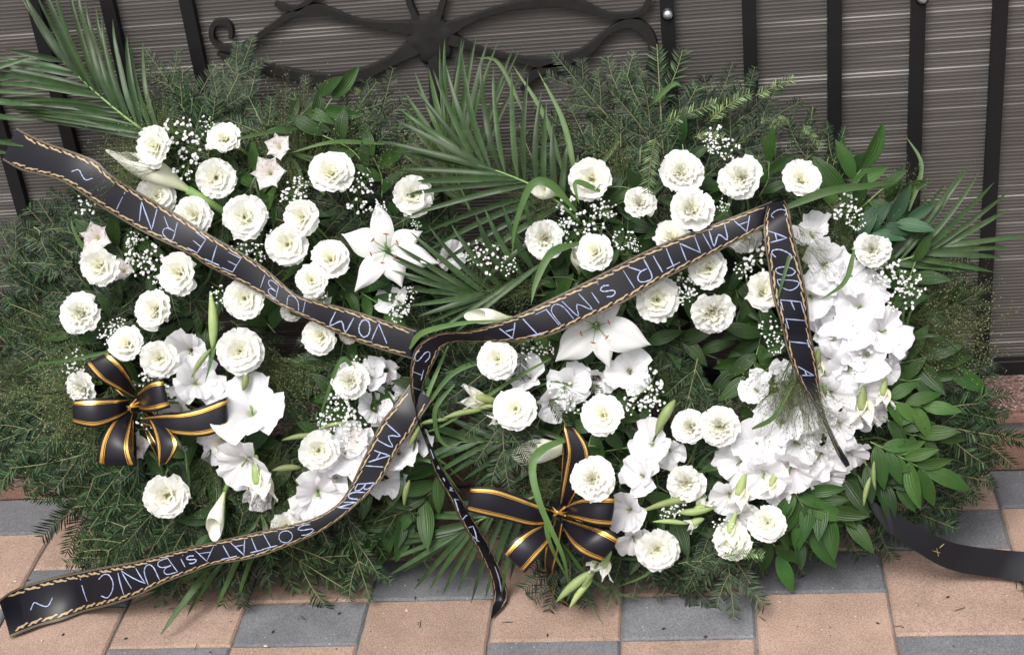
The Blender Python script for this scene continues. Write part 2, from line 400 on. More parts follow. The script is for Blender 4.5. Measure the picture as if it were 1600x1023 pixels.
b = MB(); b.box((-2.6, FENCE_Y+.008, .112), (2.0, FENCE_Y+.012, 1.35)); b.world('sheet_back', plain('sheet_back', (.05, .047, .045), .6), fence, smooth=False)
b = MB(); b.box((-2.7, 2.352, .1135), (2.1, 2.369, .140), bev=.001); b.world('bottom_rail', M_IRON, fence, smooth=False)
b = MB(); b.box((-2.7, 2.350, 1.30), (2.1, 2.3695, 1.34)); b.world('top_rail', M_IRON, fence, smooth=False)
bb = MB(); bb.box((-.0108, 0, 0), (.0108, .016, 1.16), bev=0); bar_mesh = bb.mesh('picket', M_IRON, False)
pick = [49, 165, 289, 1041, 1170, 1304.5, 1436, 1565]
bx = [on_y(p, 0, 2.354)[0] for p in pick]; bx = [on_y(33, 325, 2.354)[0]]+bx
bx += [bx[0]-.125, bx[0]-.25, bx[0]-.375, bx[-1]+.128, bx[-1]+.256, bx[-1]+.384, bx[-1]+.512]
for x in bx: link('picket', bar_mesh, fence, Matrix.Translation((x, 2.3535, .1405)))
for (px, py) in ((1043.5, 23), (1441, -2)):
    q = on_y(px, py, 2.352); s = MB(); s.tube([(0, 0, 0), (0, -.004, 0), (0, -.0065, 0), (0, -.0075, 0)], [.0078, .0076, .005, .001], 16); o = link('bolt', s.mesh('bolt', M_BOLT), fence, Matrix.Translation(Vector(q)))
    s = MB(); s.tube([(0, .0012, 0), (0, -.0004, 0)], [.0105, .0105], 16); link('washer', s.mesh('washer', M_IRON), fence, Matrix.Translation(Vector(q)))
# wrought ornament between the pickets
def catmull(P, n=8):
    P = [np.array(p, float) for p in P]; Q = [2*P[0]-P[1]]+P+[2*P[-1]-P[-2]]; out = []
    for i in range(1, len(Q)-2):
        a, b_, c, d = Q[i-1:i+3]
        for k in range(n):
            t = k/n; out.append(.5*((2*b_)+(-a+c)*t+(2*a-5*b_+4*c-d)*t*t+(-a+3*b_-3*c+d)*t**3))
    out.append(P[-1]); return out
def iron_scroll(name, pts, w):
    C = catmull([on_y(x, y, 2.362) for x, y in pts], 6); b = MB(); n = len(C)
    ws = catmull([np.array([q]) for q in w], 6) if hasattr(w, '__len__') else [np.array([w])]*n
    L = []; 
    for i, p in enumerate(C):
        tg = C[min(i+1, n-1)]-C[max(i-1, 0)]; tg[1] = 0; tg /= np.linalg.norm(tg)+1e-9; sd_ = np.array((tg[2], 0, -tg[0]))
        hw = float(ws[min(int(i*len(ws)/n), len(ws)-1)][0])*.00078/2
        L.append([p+sd_*hw+(0, .006, 0), p+sd_*hw*.85+(0, -.005, 0), p-sd_*hw*.85+(0, -.005, 0), p-sd_*hw+(0, .006, 0)])
    b.grid(L); b.world(name, M_IRON2, fence, smooth=False)
iron_scroll('scroll', [(361, 60), (361, 46), (355, 36), (342, 34), (333, 41), (331, 56), (339, 69), (356, 75), (378, 73), (400, 60), (425, 42), (455, 23), (490, 14), (520, 20), (570, 36), (650, 45)], [9, 11, 12, 13, 12, 12, 12, 12, 14, 12, 12, 14, 22, 16, 12, 30])
iron_scroll('scroll', [(340, 84), (390, 98), (440, 112), (500, 124), (560, 118), (610, 96), (650, 72)], [6, 16, 22, 26, 26, 22, 40])
iron_scroll('scroll', [(430, 6), (460, 14), (480, 4), (500, -12)], 10)
iron_scroll('scroll', [(700, 46), (740, 28), (790, 12), (850, 2), (900, 6), (950, 24), (1000, 20), (1018, -6)], [30, 14, 14, 18, 22, 12, 12, 12])
iron_scroll('scroll', [(700, 60), (740, 74), (790, 88), (850, 98), (910, 84), (950, 50), (985, 36), (1012, 52), (1021, 84), (1012, 110)], [30, 12, 10, 22, 22, 12, 22, 24, 18, 10])
iron_scroll('scroll', [(815, 140), (835, 116), (870, 104), (905, 112), (926, 138), (930, 172)], [8, 18, 22, 18, 14, 12])
iron_scroll('scroll', [(636, -20), (642, 10), (668, 60)], 14)
iron_scroll('scroll', [(698, -20), (690, 10), (674, 60)], 14)
iron_scroll('ornament_stem', [(676, 50), (678, 120), (681, 220), (684, 330)], 24)
c0 = on_y(672, 62, 2.352); b = MB(); rw = []
for i in range(5):
    rr = [.001, .018, .032, .038, .038][i]; rw.append([c0+(math.cos(a)*rr*(1+.14*math.sin(a*6+.6)), [.004, .004, .005, .008, .016][i], math.sin(a)*rr*1.08*(1+.14*math.sin(a*6+.6))) for a in np.linspace(0, 2*math.pi, 37)])
b.grid(rw); b.world('ornament_boss', M_IRON2, fence)

# ================================================================== PLANT PROTOTYPES
def fir_proto(seed, L=.20, mats=None, sidetw=True, dens=1.):
    """fir branch along +Y: spine, side twigs and flat rows of needles"""
    r = random.Random(seed); b = MB(); bend = r.uniform(-.5, .5); droop = r.uniform(-.35, .1)
    def twig(p0, ang, ln, bend, dz, w0):
        n = max(5, int(ln/.012)); P = []; p = np.array(p0, float); a = ang; zz = dz
        for i in range(n+1):
            P.append(p.copy()); a += bend/n; p = p+np.array((math.sin(a), math.cos(a), zz+droop*i/n*.5))*ln/n
        b.tube(P, [w0*(1-.6*i/n) for i in range(n+1)], 4, 1)
        step = .0043/dens; m = int(ln/step)
        for k in range(int(m*.06), m):
            u = k/m*n; i = min(int(u), n-1); q = P[i]+(P[i+1]-P[i])*(u-i); tg = P[i+1]-P[i]; tg /= np.linalg.norm(tg)
            sdv = np.cross(tg, (0, 0, 1.)); sdv /= np.linalg.norm(sdv)
            if r.random() < .06: continue
            tap = min(1, (m-k)/m*4+.45)
            for s in (-1, 1):
                nl = r.uniform(.016, .0245)*tap; aa = r.uniform(.82, 1.05); up = r.uniform(-.05, .28)
                d = sdv*s*math.sin(aa)+tg*math.cos(aa)+np.array((0, 0, up)); d /= np.linalg.norm(d)
                wv = np.cross(d, (0, 0, 1.)); wv /= np.linalg.norm(wv)+1e-9; wv = wv*.00120+np.array((0, 0, r.uniform(-.0003, .0003)))
                mid = q+d*nl*.55+np.array((0, 0, .0006)); tip = q+d*nl-np.array((0, 0, .0006))
                n0 = len(b.v); b.v += [q-wv*.5, q+wv*.5, mid+wv, mid-wv, tip]; b.t += [r.choice((.25, .5, .8, 1., 1.4, 2.2))*r.uniform(.8, 1.2)]*5
                b.f += [(n0, n0+1, n0+2, n0+3), (n0+3, n0+2, n0+4)]; b.m += [0, 0]
        return P
    P = twig((0, 0, 0), 0, L, bend, .0, .0017)
    if sidetw:
        nt_ = r.randint(2, 4)
        for k in range(nt_):
            u = .15+.7*k/nt_+r.uniform(-.03, .03); i = int(u*(len(P)-1)); 
            for s in ((-1, 1) if r.random() < .75 else (r.choice((-1, 1)),)):
                twig(P[i], s*r.uniform(.6, .95)+bend*u, L*r.uniform(.36, .60)*(1.1-u*.55), -s*r.uniform(.1, .5), r.uniform(-.05, .15), .0011)
    return b.mesh('fir_branch', mats or [M_FIR, M_TWIG])
FIR = [fir_proto(s) for s in range(12)]
FIRP = [fir_proto(s+30, mats=[M_FIRL, M_TWIG]) for s in range(3)]
FIRS = [fir_proto(s+50, .11, [M_FIRL, M_TWIG], False) for s in range(3)]

def panicum_proto(seed, L=.14):
    r = random.Random(seed); b = MB()
    def br(p, d, ln, lev, w):
        n = 4; P = [np.array(p)]; d = np.array(d)/np.linalg.norm(d)
        for i in range(n):
            d = d+np.array((r.gauss(0, .06), r.gauss(0, .06), r.gauss(0, .05)-.03)); d /= np.linalg.norm(d); P.append(P[-1]+d*ln/n)
        b.tube(P, [w, w*.9, w*.8, w*.7, w*.5], 3, 0, cap=False)
        if lev == 0:
            s = P[-1]; q = r.uniform(.0008, .0014); n0 = len(b.v)
            b.v += [s+(0, 0, q), s+(q, 0, 0), s+(0, q, 0), s-(q, 0, 0), s-(0, q, 0), s-(0, 0, q)]; b.t += [1]*6
            for t_ in ((0, 1, 2), (0, 2, 3), (0, 3, 4), (0, 4, 1), (5, 2, 1), (5, 3, 2), (5, 4, 3), (5, 1, 4)): b.f.append(tuple(n0+x for x in t_)); b.m.append(1)
            return
        for k in range(r.randint(4, 6)):
            i = r.randint(1, n); a = r.uniform(0, 6.28); sp = r.uniform(.25, .75)
            u = np.cross(d, (.3, .5, .8)); u /= np.linalg.norm(u); v = np.cross(d, u)
            br(P[i], d+(u*math.cos(a)+v*math.sin(a))*sp, ln*r.uniform(.35, .6), lev-1, w*.7)
    for k in range(11):
        a = r.gauss(0, .30); e = r.gauss(0.05, .22)
        br((0, 0, 0), (math.sin(a), math.cos(a), e), L*r.uniform(.45, .8), 2, .00042)
    return b.mesh('panicum_spray', [M_GRASS, M_SEED])
PAN = [panicum_proto(s) for s in range(5)]

def breath_proto(seed, R=.03, n=26):
    r = random.Random(seed); b = MB(); root = np.array((0, 0, -.05))
    for k in range(n):
        a = r.uniform(0, 6.28); rr = R*math.sqrt(r.random()); p = np.array((math.cos(a)*rr, math.sin(a)*rr, r.uniform(-.012, .008)))
        j = np.array((p[0]*.45, p[1]*.45, p[2]-.018)); b.tube([root, j, p], [.0005, .0004, .0003], 3, 1, cap=False)
        q = r.uniform(.0023, .0038)
        # a tiny double bloom: a few crumpled petals
        for m in range(7):
            a2 = m/7*6.28+r.uniform(-.3, .3); el = r.uniform(.1, 1.1); d = np.array((math.cos(a2)*math.cos(el), math.sin(a2)*math.cos(el), math.sin(el)))
            sd_ = np.cross(d, (0, 0, 1.)); sd_ /= np.linalg.norm(sd_); w = q*.62; up = np.cross(sd_, d)
            n0 = len(b.v); b.v += [p-sd_*w*.3, p+sd_*w*.3, p+d*q*.7+sd_*w+up*q*.2, p+d*q*1.1, p+d*q*.7-sd_*w+up*q*.2]; b.t += [.3, .3, 1, 1, 1]
            b.f.append((n0, n0+1, n0+2, n0+3, n0+4)); b.m.append(0)
        b.tube([p-(0, 0, q*.6), p, p+(0, 0, q*.5)], [q*.3, q*.75, q*.3], 6, 0)
    return b.mesh('babys_breath', [M_BREATH, M_STEM])
BRE = [breath_proto(s, n=20+4*(s % 4)) for s in range(6)]

# ---- petals
def petal(R, W, e0, e1, seed, ruf=.1, freq=3., z0=0., nu=10, nv=8, tip=0., tint=(0, 1), serr=.02, r0=0., cup=.0, wexp=.6):
    """grid of a petal that starts at the axis, rises at e0 and leans out at e1 (radians above the flower's face)"""
    r = random.Random(seed); ph = r.uniform(0, 6.28); ph2 = r.uniform(0, 6.28); G = []; T = []; S = []
    lj = [r.uniform(-1, 1) for _ in range(nu+1)]; kick = r.uniform(-.12, .12)
    for i in range(nv+1):
        v = i/nv; row = []; 
        for j in range(nu+1):
            u = -1+2*j/nu
            ln = R*(1-(.20*(1-tip)+.05*tip)*abs(u)**2.2+serr*lj[j]*(v > .9))
            yy = r0; zz = z0; m = 6
            for k in range(m):
                vv = v*(k+.5)/m; e = e0+(e1-e0)*vv**.9+kick*vv; yy += math.cos(e)*ln*v/m; zz += math.sin(e)*ln*v/m
            if tip: w = W*R*(math.sin(math.pi*min(1, v**(.75+.3*tip)*.965+.03)))**(.8-.1*tip)
            else: w = W*R*(v**wexp*.92+.06)*(1-.12*v*v)
            x = u*w; e = e0+(e1-e0)*v
            wav = ruf*R*v**1.7*(math.sin(freq*math.pi*u+ph)*.6+math.sin(freq*2.3*math.pi*u+ph2)*.35)*(.35+.65*abs(u)**.5)
            wav += cup*R*(u*u)*v
            zz += wav*math.cos(e); yy -= wav*math.sin(e)
            row.append((x, yy, zz))
        G.append(row); T.append([tint[0]+(tint[1]-tint[0])*v**.8]*(nu+1)); S.append([(-1+2*j/nu)*1. for j in range(nu+1)])
    return G, T, S
def rotg(G, a, tx=0, ty=0):
    c, s = math.cos(a), math.sin(a); return [[(x*c-y*s+tx, x*s+y*c+ty, z) for x, y, z in row] for row in G]
class FB(MB):
    def __init__(s): super().__init__(); s.s = []
    def addp(s, G, T, S, a, mi=0):
        s.grid(rotg(G, a), mi, T); s.s += [x for row in S for x in row]
    def tube(s, *a, **k):
        super().tube(*a, **k); s.s += [0]*(len(s.v)-len(s.s))
    def fin(s, name, mats): return s.mesh(name, mats, True, s.s)
def lis_proto(seed, kind):
    """double lisianthus 1 unit in radius: heart mesh, plus loose outer petals"""
    r = random.Random(seed); b = FB(); outer = []
    no = r.choice([5, 6, 6])
    for k in range(no):
        G, T, S = petal(1.02*r.uniform(.93, 1.06), r.uniform(.54, .64), 1.0, r.uniform(-.15, .40), seed*31+k, .12, r.uniform(2.0, 3.4), z0=.0, nu=12, nv=8, tint=(.25, 1.1), serr=.035)
        f = FB(); f.addp(G, T, S, 0); outer.append((f.fin('petal', [M_WHITE]), k/no*2*math.pi+r.uniform(-.12, .12)))
    L = [(5, .95, .66, 1.15, r.uniform(.2, .5), .055, .04), (5, .82, .66, 1.3, r.uniform(.55, .85), .06, .07), (5, .66, .66, 1.45, 1.05, .07, .09), (4, .50, .66, 1.5, 1.25, .08, .11)]
    if kind == 0: L.append((5, .30, .5, 1.55, 1.3, .25, .12))
    if kind == 1: L = L[:3]
    if kind == 2: L = [(7, .94, .46, 1.1, .5, .16, .04), (8, .80, .44, 1.25, .8, .2, .07), (8, .66, .42, 1.4, 1.05, .24, .1), (7, .50, .42, 1.5, 1.25, .28, .12), (6, .34, .42, 1.55, 1.4, .3, .14)]
    for li, (n, R, W, e0, e1, ruf, z0) in enumerate(L):
        ph = r.uniform(0, 6)
        for k in range(n):
            G, T, S = petal(R*r.uniform(.9, 1.08), W*r.uniform(.9, 1.15), e0, e1+r.uniform(-.14, .14), seed*97+li*13+k, ruf, r.uniform(2.2, 3.6), z0=z0, nu=9, nv=6, tint=(max(0, .22-.05*li), 1.0-.13*li), serr=.03 if kind != 2 else .07)
            b.addp(G, T, S, ph+k/n*2*math.pi+r.uniform(-.15, .15))
    if kind == 1:
        for k in range(9):
            a = k/9*6.28; b.tube([(0, 0, .08), (.10*math.cos(a), .10*math.sin(a), .30), (.15*math.cos(a), .15*math.sin(a), .42)], [.02, .02, .045], 5, 1)
        b.tube([(0, 0, .1), (0, 0, .40), (0, 0, .46)], [.06, .05, .02], 6, 2)
    b.tube([(0, 0, -.9), (0, 0, -.1), (0, 0, .10)], [.05, .06, .14], 6, 2)
    return b.fin('lisianthus', [M_WHITE, M_YEL, M_STEM]), outer
LIS = [lis_proto(100+s, (0, 2, 1, 0, 2, 0)[s % 6]) for s in range(18)]

def frame(p, zdir, ang=0., sc=1.):
    z = Vector(zdir).normalized(); x = Vector(_r) - Vector(_r).dot(z)*z; x.normalize(); y = z.cross(x)
    m = Matrix((( x[0], y[0], z[0], p[0]), (x[1], y[1], z[1], p[1]), (x[2], y[2], z[2], p[2]), (0, 0, 0, 1)))
    return m @ Matrix.Rotation(ang, 4, 'Z') @ Matrix.Diagonal((sc, sc, sc, 1))
def nz(dx=0, dy=0):
    """normal of the leaning face tipped by dx (image right) and dy (image up)"""
    return NRM+_r*dx+UPV*dy
def bloom(parent, x, y, r, h=.10, dx=0., dy=0., kind=None, label=None):
    i = rnd.randrange(len(LIS)) if kind is None else rnd.choice([q for q in range(18) if (0, 2, 1, 0, 2, 0)[q % 6] == kind])
    me, outer = LIS[i]; p = pt(x, y, h); s = r*mpp(x, y, h)*1.06
    m = frame(p, nz(dx+rnd.uniform(-.38, .38), dy+rnd.uniform(-.3, .4)), rnd.uniform(0, 6.28), s)
    o = link('lisianthus', me, parent, m)
    if label: o['label'] = label
    for pm, a in outer: link('petal', pm, o, m @ Matrix.Rotation(a, 4, 'Z'))
    return o

def glad_petals(seed):
    r = random.Random(seed); out = []
    for k in range(6):
        big = k % 2 == 0
        G, T, S = petal((1.05 if big else .9)*r.uniform(.85, 1.12), .60 if big else .46, 1.2, r.uniform(-.25, .35) if big else r.uniform(.1, .6), seed*7+k, .11, r.uniform(1.3, 2.6), z0=0., nu=14, nv=10, tint=(.0, 1.05), serr=.015, cup=.10, wexp=.75)
        f = FB(); f.addp(G, T, S, 0); out.append((f.fin('petal', [M_COOL]), k/6*2*math.pi+r.uniform(-.1, .1)))
    b = FB()
    for k in range(3):
        a = k*.5; b.tube([(0, 0, .05), (.06*math.cos(a), .06*math.sin(a), .45)], [.015, .02], 4)
    b.tube([(0, 0, -.55), (0, 0, -.2), (0, 0, .08)], [.07, .09, .16], 7)
    return b.fin('gladiolus_bloom', [M_STEM]), out
GLAD = [glad_petals(200+s) for s in range(10)]
def glad(parent, x, y, r, h=.10, dx=0, dy=0, ang=None):
    me, outer = rnd.choice(GLAD); p = pt(x, y, h-.02); s = r*mpp(x, y, h)*1.22
    m = frame(p, nz(dx+rnd.uniform(-.5, .5), dy+rnd.uniform(-.5, .5)), rnd.uniform(0, 6.28) if ang is None else ang, s)
    o = link('gladiolus_bloom', me, parent, m)
    for pm, a in outer: link('petal', pm, o, m @ Matrix.Rotation(a, 4, 'Z'))
    return o
def lily(parent, x, y, r, angs, dx=0, dy=0, h=.12, lens=None, label=None):
    p = pt(x, y, h-.015); s = r*mpp(x, y, h); z = nz(dx, dy)
    b = FB(); b.tube([(0, 0, -.25), (0, 0, 0), (0, 0, .10), (0, 0, .2)], [.03, .05, .07, .04], 8)
    m = frame(p, z, 0, s); o = link('lily', b.fin('lily', [M_STEM]), parent, m)
    if label: o['label'] = label
    for k, a in enumerate(angs):
        ln = lens[k] if lens else 1.
        G, T, S = petal(1.22*ln, .27 if k % 2 else .20, 1.0, -.62, 900+k, .03, 1.2, nu=10, nv=14, tip=.75, tint=(.12, 1.25), serr=0, cup=-.10)
        G = [[(q[0], q[1], q[2]-.05*math.exp(-((j-5)/1.1)**2)*math.sin(math.pi*i/14)) for j, q in enumerate(row)] for i, row in enumerate(G)]
        f = FB(); f.addp(G, T, S, 0); link('petal', f.fin('petal', [M_LILY]), o, m @ Matrix.Rotation(math.radians(a)-math.pi/2, 4, 'Z'))
    for k in range(6):
        a = k/6*6.28+.4; f = FB(); e = np.array((.30*math.cos(a), .30*math.sin(a), .42)); t_ = np.array((-math.sin(a), math.cos(a), .3))*.055
        f.tube([(0, 0, .05), (.12*math.cos(a), .12*math.sin(a), .28), e], [.012, .01, .008], 5, 0); f.tube([e-t_, e, e+t_], [.008, .02, .008], 6, 1)
        link('stamen', f.fin('stamen', [M_STEM, M_ANTHER]), o, m)
    f = FB(); f.tube([(0, 0, .05), (.02, .05, .40), (.03, .1, .5)], [.02, .015, .032], 6, 0); link('pistil', f.fin('pistil', [M_STEM]), o, m)
    return o
def alst(parent, x, y, r, h=.11, dx=0, dy=0):
    p = pt(x, y, h); s = r*mpp(x, y, h); m = frame(p, nz(dx, dy), rnd.uniform(0, 6), s)
    b = FB(); b.tube([(0, 0, -.8), (0, 0, 0), (0, 0, .1)], [.06, .08, .1], 6)
    o = link('alstroemeria', b.fin('alstroemeria', [M_STEM]), parent, m)
    for k in range(6):
        wide = k % 2; G, T, S = petal(1.0, .50 if wide else .34, 1.0, .05 if wide else .35, 700+k, .06, 1.5, nu=8, nv=8, tip=.18, tint=(.0, 1.), serr=0, cup=.1)
        f = FB(); f.addp(G, T, S, 0); link('petal', f.fin('petal', [M_WHITE if wide and False else M_ALST]), o, m @ Matrix.Rotation(k/6*6.283, 4, 'Z'))
    return o
def aim(p0, p1, L, roll=0., up=None):
    """matrix taking +Y (length L) from p0 to p1, +Z towards up"""
    y = Vector(p1)-Vector(p0); ln = y.length; y.normalize(); z = Vector(NRM if up is None else up); z = z-z.dot(y)*y; z.normalize(); x = y.cross(z)
    s = ln/L; m = Matrix(((x[0], y[0], z[0], p0[0]), (x[1], y[1], z[1], p0[1]), (x[2], y[2], z[2], p0[2]), (0, 0, 0, 1)))
    return m @ Matrix.Rotation(roll, 4, 'Y') @ Matrix.Diagonal((s, s, s, 1))
def put(name, meshes, L, parent, x0, y0, x1, y1, h0=.03, h1=.03, roll=0., label=None):
    o = link(name, rnd.choice(meshes), parent, aim(pt(x0, y0, h0), pt(x1, y1, h1), L, roll))
    if label: o['label'] = label
    return o
def calla(parent, x0, y0, x1, y1, h=.10, width=.5, roll=0., flare=.3):
    """x0,y0 = base of the spathe, x1,y1 = its tip"""
    b = MB(); G = []; T = []; nv = 14; nu = 22
    for i in range(nv+1):
        v = i/nv; row = []; tr = []
        for j in range(nu+1):
            u = -1+2*j/nu; th = u*math.pi*1.05; back = math.cos(th/2)
            rad = (.045+.17*math.sin(math.pi*min(1, v**1.3*(.95-.35*flare)))**1.2)*width*2; ln = v*(.62+.38*max(0, back)**2.5)
            fl = max(0, v-.55)*flare*.8*width*2*(1-.4*back)
            row.append((math.sin(th)*(rad+fl), ln, -math.cos(th)*(rad+fl)*.8+.03*v-(.10*v*v if back > .8 else 0))); tr.append(.1+v*1.1)
        G.append(row); T.append(tr)
    b.grid(G, 0, T); b.tube([(0, -.5, -.1), (0, -.2, -.03), (0, .05, 0)], [.04, .045, .05], 7, 1); b.tube([(0, .08, 0), (0, .3, .0), (0, .5, .03)], [.03, .035, .02], 7, 2)
    link('calla_lily', b.mesh('calla_lily', [M_CALLA, M_STEM, M_YEL]), parent, aim(pt(x0, y0, h-.02), pt(x1, y1, h+.01), 1., roll))
def bud(parent, x0, y0, x1, y1, h=.12, w=.14, white=.3):
    w *= .72
    b = FB(); P = []; R_ = []; n = 9; e = .55 if white else 1.
    for i in range(n+1):
        v = i/n*e; P.append((.05*math.sin(v*3), v, .05*math.sin(v*3.1))); R_.append(w*(math.sin(math.pi*min(.96, v**.85*(.90 if not white else .8)+.06)))**.9)
    b.tube(P, R_, 8, 0)
    if white:
        for k in range(5):
            a = k/5*6.283+.3; rr = random.Random(int(x0*7+y0+k)); G, T, S = petal(.80, .22, 1.40, 1.15-rr.uniform(0, .5), int(x0+y0)+k, .09, 2.2, nu=6, nv=6, tint=(.15, 1.), serr=.05, tip=.12)
            G = rotg(G, a); G = [[(q[0]*1.15, .28+q[2]*.9, q[1]*1.15) for q in row] for row in G]
            b.grid(G, 1, T); b.s += [x for row in S for x in row]
    link('flower_bud', b.fin('flower_bud', [M_BUD, M_WHITE]), parent, aim(pt(x0, y0, h), pt(x1, y1, h), 1.))
def leaf_mesh(name, C, widths, up, mat, fold=.25, mid=True):
    """a leaf blade along the points C with half widths, folded along its midrib"""
    n = len(C); Ls = []; Ms = []; Rs = []
    for i, p in enumerate(C):
        tg = C[min(i+1, n-1)]-C[max(i-1, 0)]; tg = tg/(np.linalg.norm(tg)+1e-9); sd_ = np.cross(tg, up); sd_ /= np.linalg.norm(sd_)+1e-9; nn = np.cross(sd_, tg)
        w = widths[i]; Ls.append(p-sd_*w+nn*w*fold); Ms.append(p); Rs.append(p+sd_*w+nn*w*fold)
    return [[a, b_, c] for a, b_, c in zip(Ls, Ms, Rs)]
def blade(parent, pts, w, name='grass_blade', mat=None, fold=.25, up=None, sub=6, taper=None):
    """pts: (x, y, h) image-anchored points"""
    C = catmull([pt(*q) for q in pts], sub); n = len(C)
    ws = [w*(taper(i/(n-1)) if taper else (min(1, .35+3*i/n))*(1-(i/(n-1))**2.6)+.00015) for i in range(n)]
    b = MB(); b.grid(leaf_mesh(name, C, ws, NRM if up is None else up, mat, fold)); return b.world(name, mat or M_BLADE, parent, origin=C[0])
def frond(parent, rach, leaflets, mat=None, w=.0036, label=None, droop=.0):
    """rach: (x,y,h) points of the rachis. leaflets: (u, tipx, tipy, tiph[, bow])"""
    C = catmull([pt(*q) for q in rach], 6); n = len(C); b = MB(); b.tube(C, [.0026*(1-.7*i/n) for i in range(n)], 6)
    o = b.world('palm_frond', M_STEM, parent, origin=C[0])
    if label: o['label'] = label
    for lf in leaflets:
        u, tx, ty, th = lf[:4]; bow = (lf[4] if len(lf) > 4 else .06)*.5
        p0 = C[min(n-1, int(u*(n-1)))]; p1 = pt(tx, ty, th); d = p1-p0; L = np.linalg.norm(d)
        t0 = C[min(n-1, int(u*(n-1))+2)]-p0; t0 = t0/(np.linalg.norm(t0)+1e-9)
        mid = p0+d*.5+t0*L*bow+NRM*L*.07*rnd.uniform(.3, 1.3); q1 = p0+d*.25+t0*L*bow*.8+NRM*L*.05; q3 = p0+d*.78+t0*L*bow*.6+NRM*L*.05
        for q in (mid, q1, q3): q[1] = min(q[1], YMAX+.006)
        CC = catmull([p0, q1, mid, q3, p1], 3); m = len(CC); ww = w*rnd.uniform(.8, 1.15)
        ws = [ww*(min(1, .3+4*i/m))*(1-(i/(m-1))**3)+.0001 for i in range(m)]
        up = NRM+_r*rnd.uniform(-.5, .5)+UPV*rnd.uniform(-.3, .4)
        g_ = MB(); g_.grid(leaf_mesh('leaflet', CC, ws, up, None, rnd.uniform(.2, .5))); g_.world('leaflet', mat or M_PALM, o, origin=p0)
    return o
def leafproto(seed, mat):
    r = random.Random(seed); C = []; n = 9; bz = r.uniform(-.25, .12); bx_ = r.uniform(-.12, .12)
    for i in range(n+1): v = i/n; C.append(np.array((bx_*v*v, v, bz*v*v+.05*math.sin(v*3))))
    ws = [.178*math.sin(math.pi*min(1, (i/n)**.82))**.85*(1 if i < n else 0)+.004 for i in range(n+1)]
    rows = []
    for i, p in enumerate(C):
        w = ws[i]; rows.append([p+np.array((-w, 0, w*.30)), p+np.array((-w*.55, 0, w*.20)), p, p+np.array((w*.55, 0, w*.20)), p+np.array((w, 0, w*.30))])
    b = MB(); b.grid(rows, T=[[ -1, -.5, 0, .5, 1]]*len(rows)); b.tube([(0, -.06, 0)]+C[:-1:2], [.012, .010, .009, .007, .006, .004][:len([(0, 0, 0)]+C[:-1:2])], 4)
    return b.mesh('leaf', mat)
LEAFS = {'n': [leafproto(s, M_LEAF) for s in range(4)], 'b': [leafproto(s+9, M_LEAFB) for s in range(4)], 'g': [leafproto(s+19, M_LEAFG) for s in range(3)]}
def leafy(parent, x0, y0, x1, y1, n=7, size=62, kind='n', h0=.04, h1=.06, spread=.8, bow=.1):
    p0, p1 = pt(x0, y0, h0), pt(x1, y1, h1); d = p1-p0; L = np.linalg.norm(d); side = np.cross(d, NRM); side /= np.linalg.norm(side)+1e-9
    C = catmull([p0, p0+d*.5+side*L*bow, p1], 5); b = MB(); b.tube(C, .0011, 5); o = b.world('leafy_branch', M_STEM, parent, origin=p0)
    for k in range(n):
        u = .12+.88*k/(n-1); q = C[min(len(C)-1, int(u*(len(C)-1)))]; s = (-1)**k; t_ = d/L
        a = s*spread*(1-.8*(k == n-1))*rnd.uniform(.7, 1.25); dr = t_*math.cos(a)+side*math.sin(a)+NRM*rnd.uniform(-.05, .35)
        ln = size*.00105*rnd.uniform(.75, 1.15); e = q+dr*ln
        e[2] = max(e[2], .012); e[1] = min(e[1], YMAX+.008)
        up = NRM+_r*rnd.uniform(-.6, .6)+UPV*rnd.uniform(-.4, .6)
        link('leaf', rnd.choice(LEAFS[kind]), o, aim(q, e, 1., 0, up))
    return o
# ================================================================== THE WREATHS
def ring(parent, cx, cy, rx, ry, tube=.070):
    b = MB(); G = []; n = 64; m = 14; r = random.Random(3)
    c = pt(cx, cy, 0); s = mpp(cx, cy, 0)
    for i in range(n+1):
        a = 2*math.pi*(i % n)/n; dirv = _r*math.cos(a)+UPV*math.sin(a); ctr = c+_r*math.cos(a)*rx*s+UPV*math.sin(a)*ry*s+NRM*.005; row = []
        for j in range(m+1):
            w = 2*math.pi*(j % m)/m; rr = tube*(1+.08*math.sin(i*2.3+j*1.7)); q = ctr+dirv*math.cos(w)*rr*1.15+NRM*math.sin(w)*rr*.32
            q[2] = max(q[2], .004); q[1] = min(q[1], YMAX); row.append(q)
        G.append(row)
    b.grid(G); return b.world('ring_base', M_MOSS, parent, origin=c)
WL = empty('wreath', pt(420, 880, .02)); tag(WL, 'funeral wreath with a white lily at upper centre and a closed middle filled by grass', 'wreath', 'funeral wreaths leaning on the fence')
WR = empty('wreath', pt(1090, 870, .02)); tag(WR, 'funeral wreath with an open centre and a curve of white gladioli down its right side', 'wreath', 'funeral wreaths leaning on the fence')
ring(WL, 405, 545, 205, 215); ring(WR, 1108, 560, 205, 200)

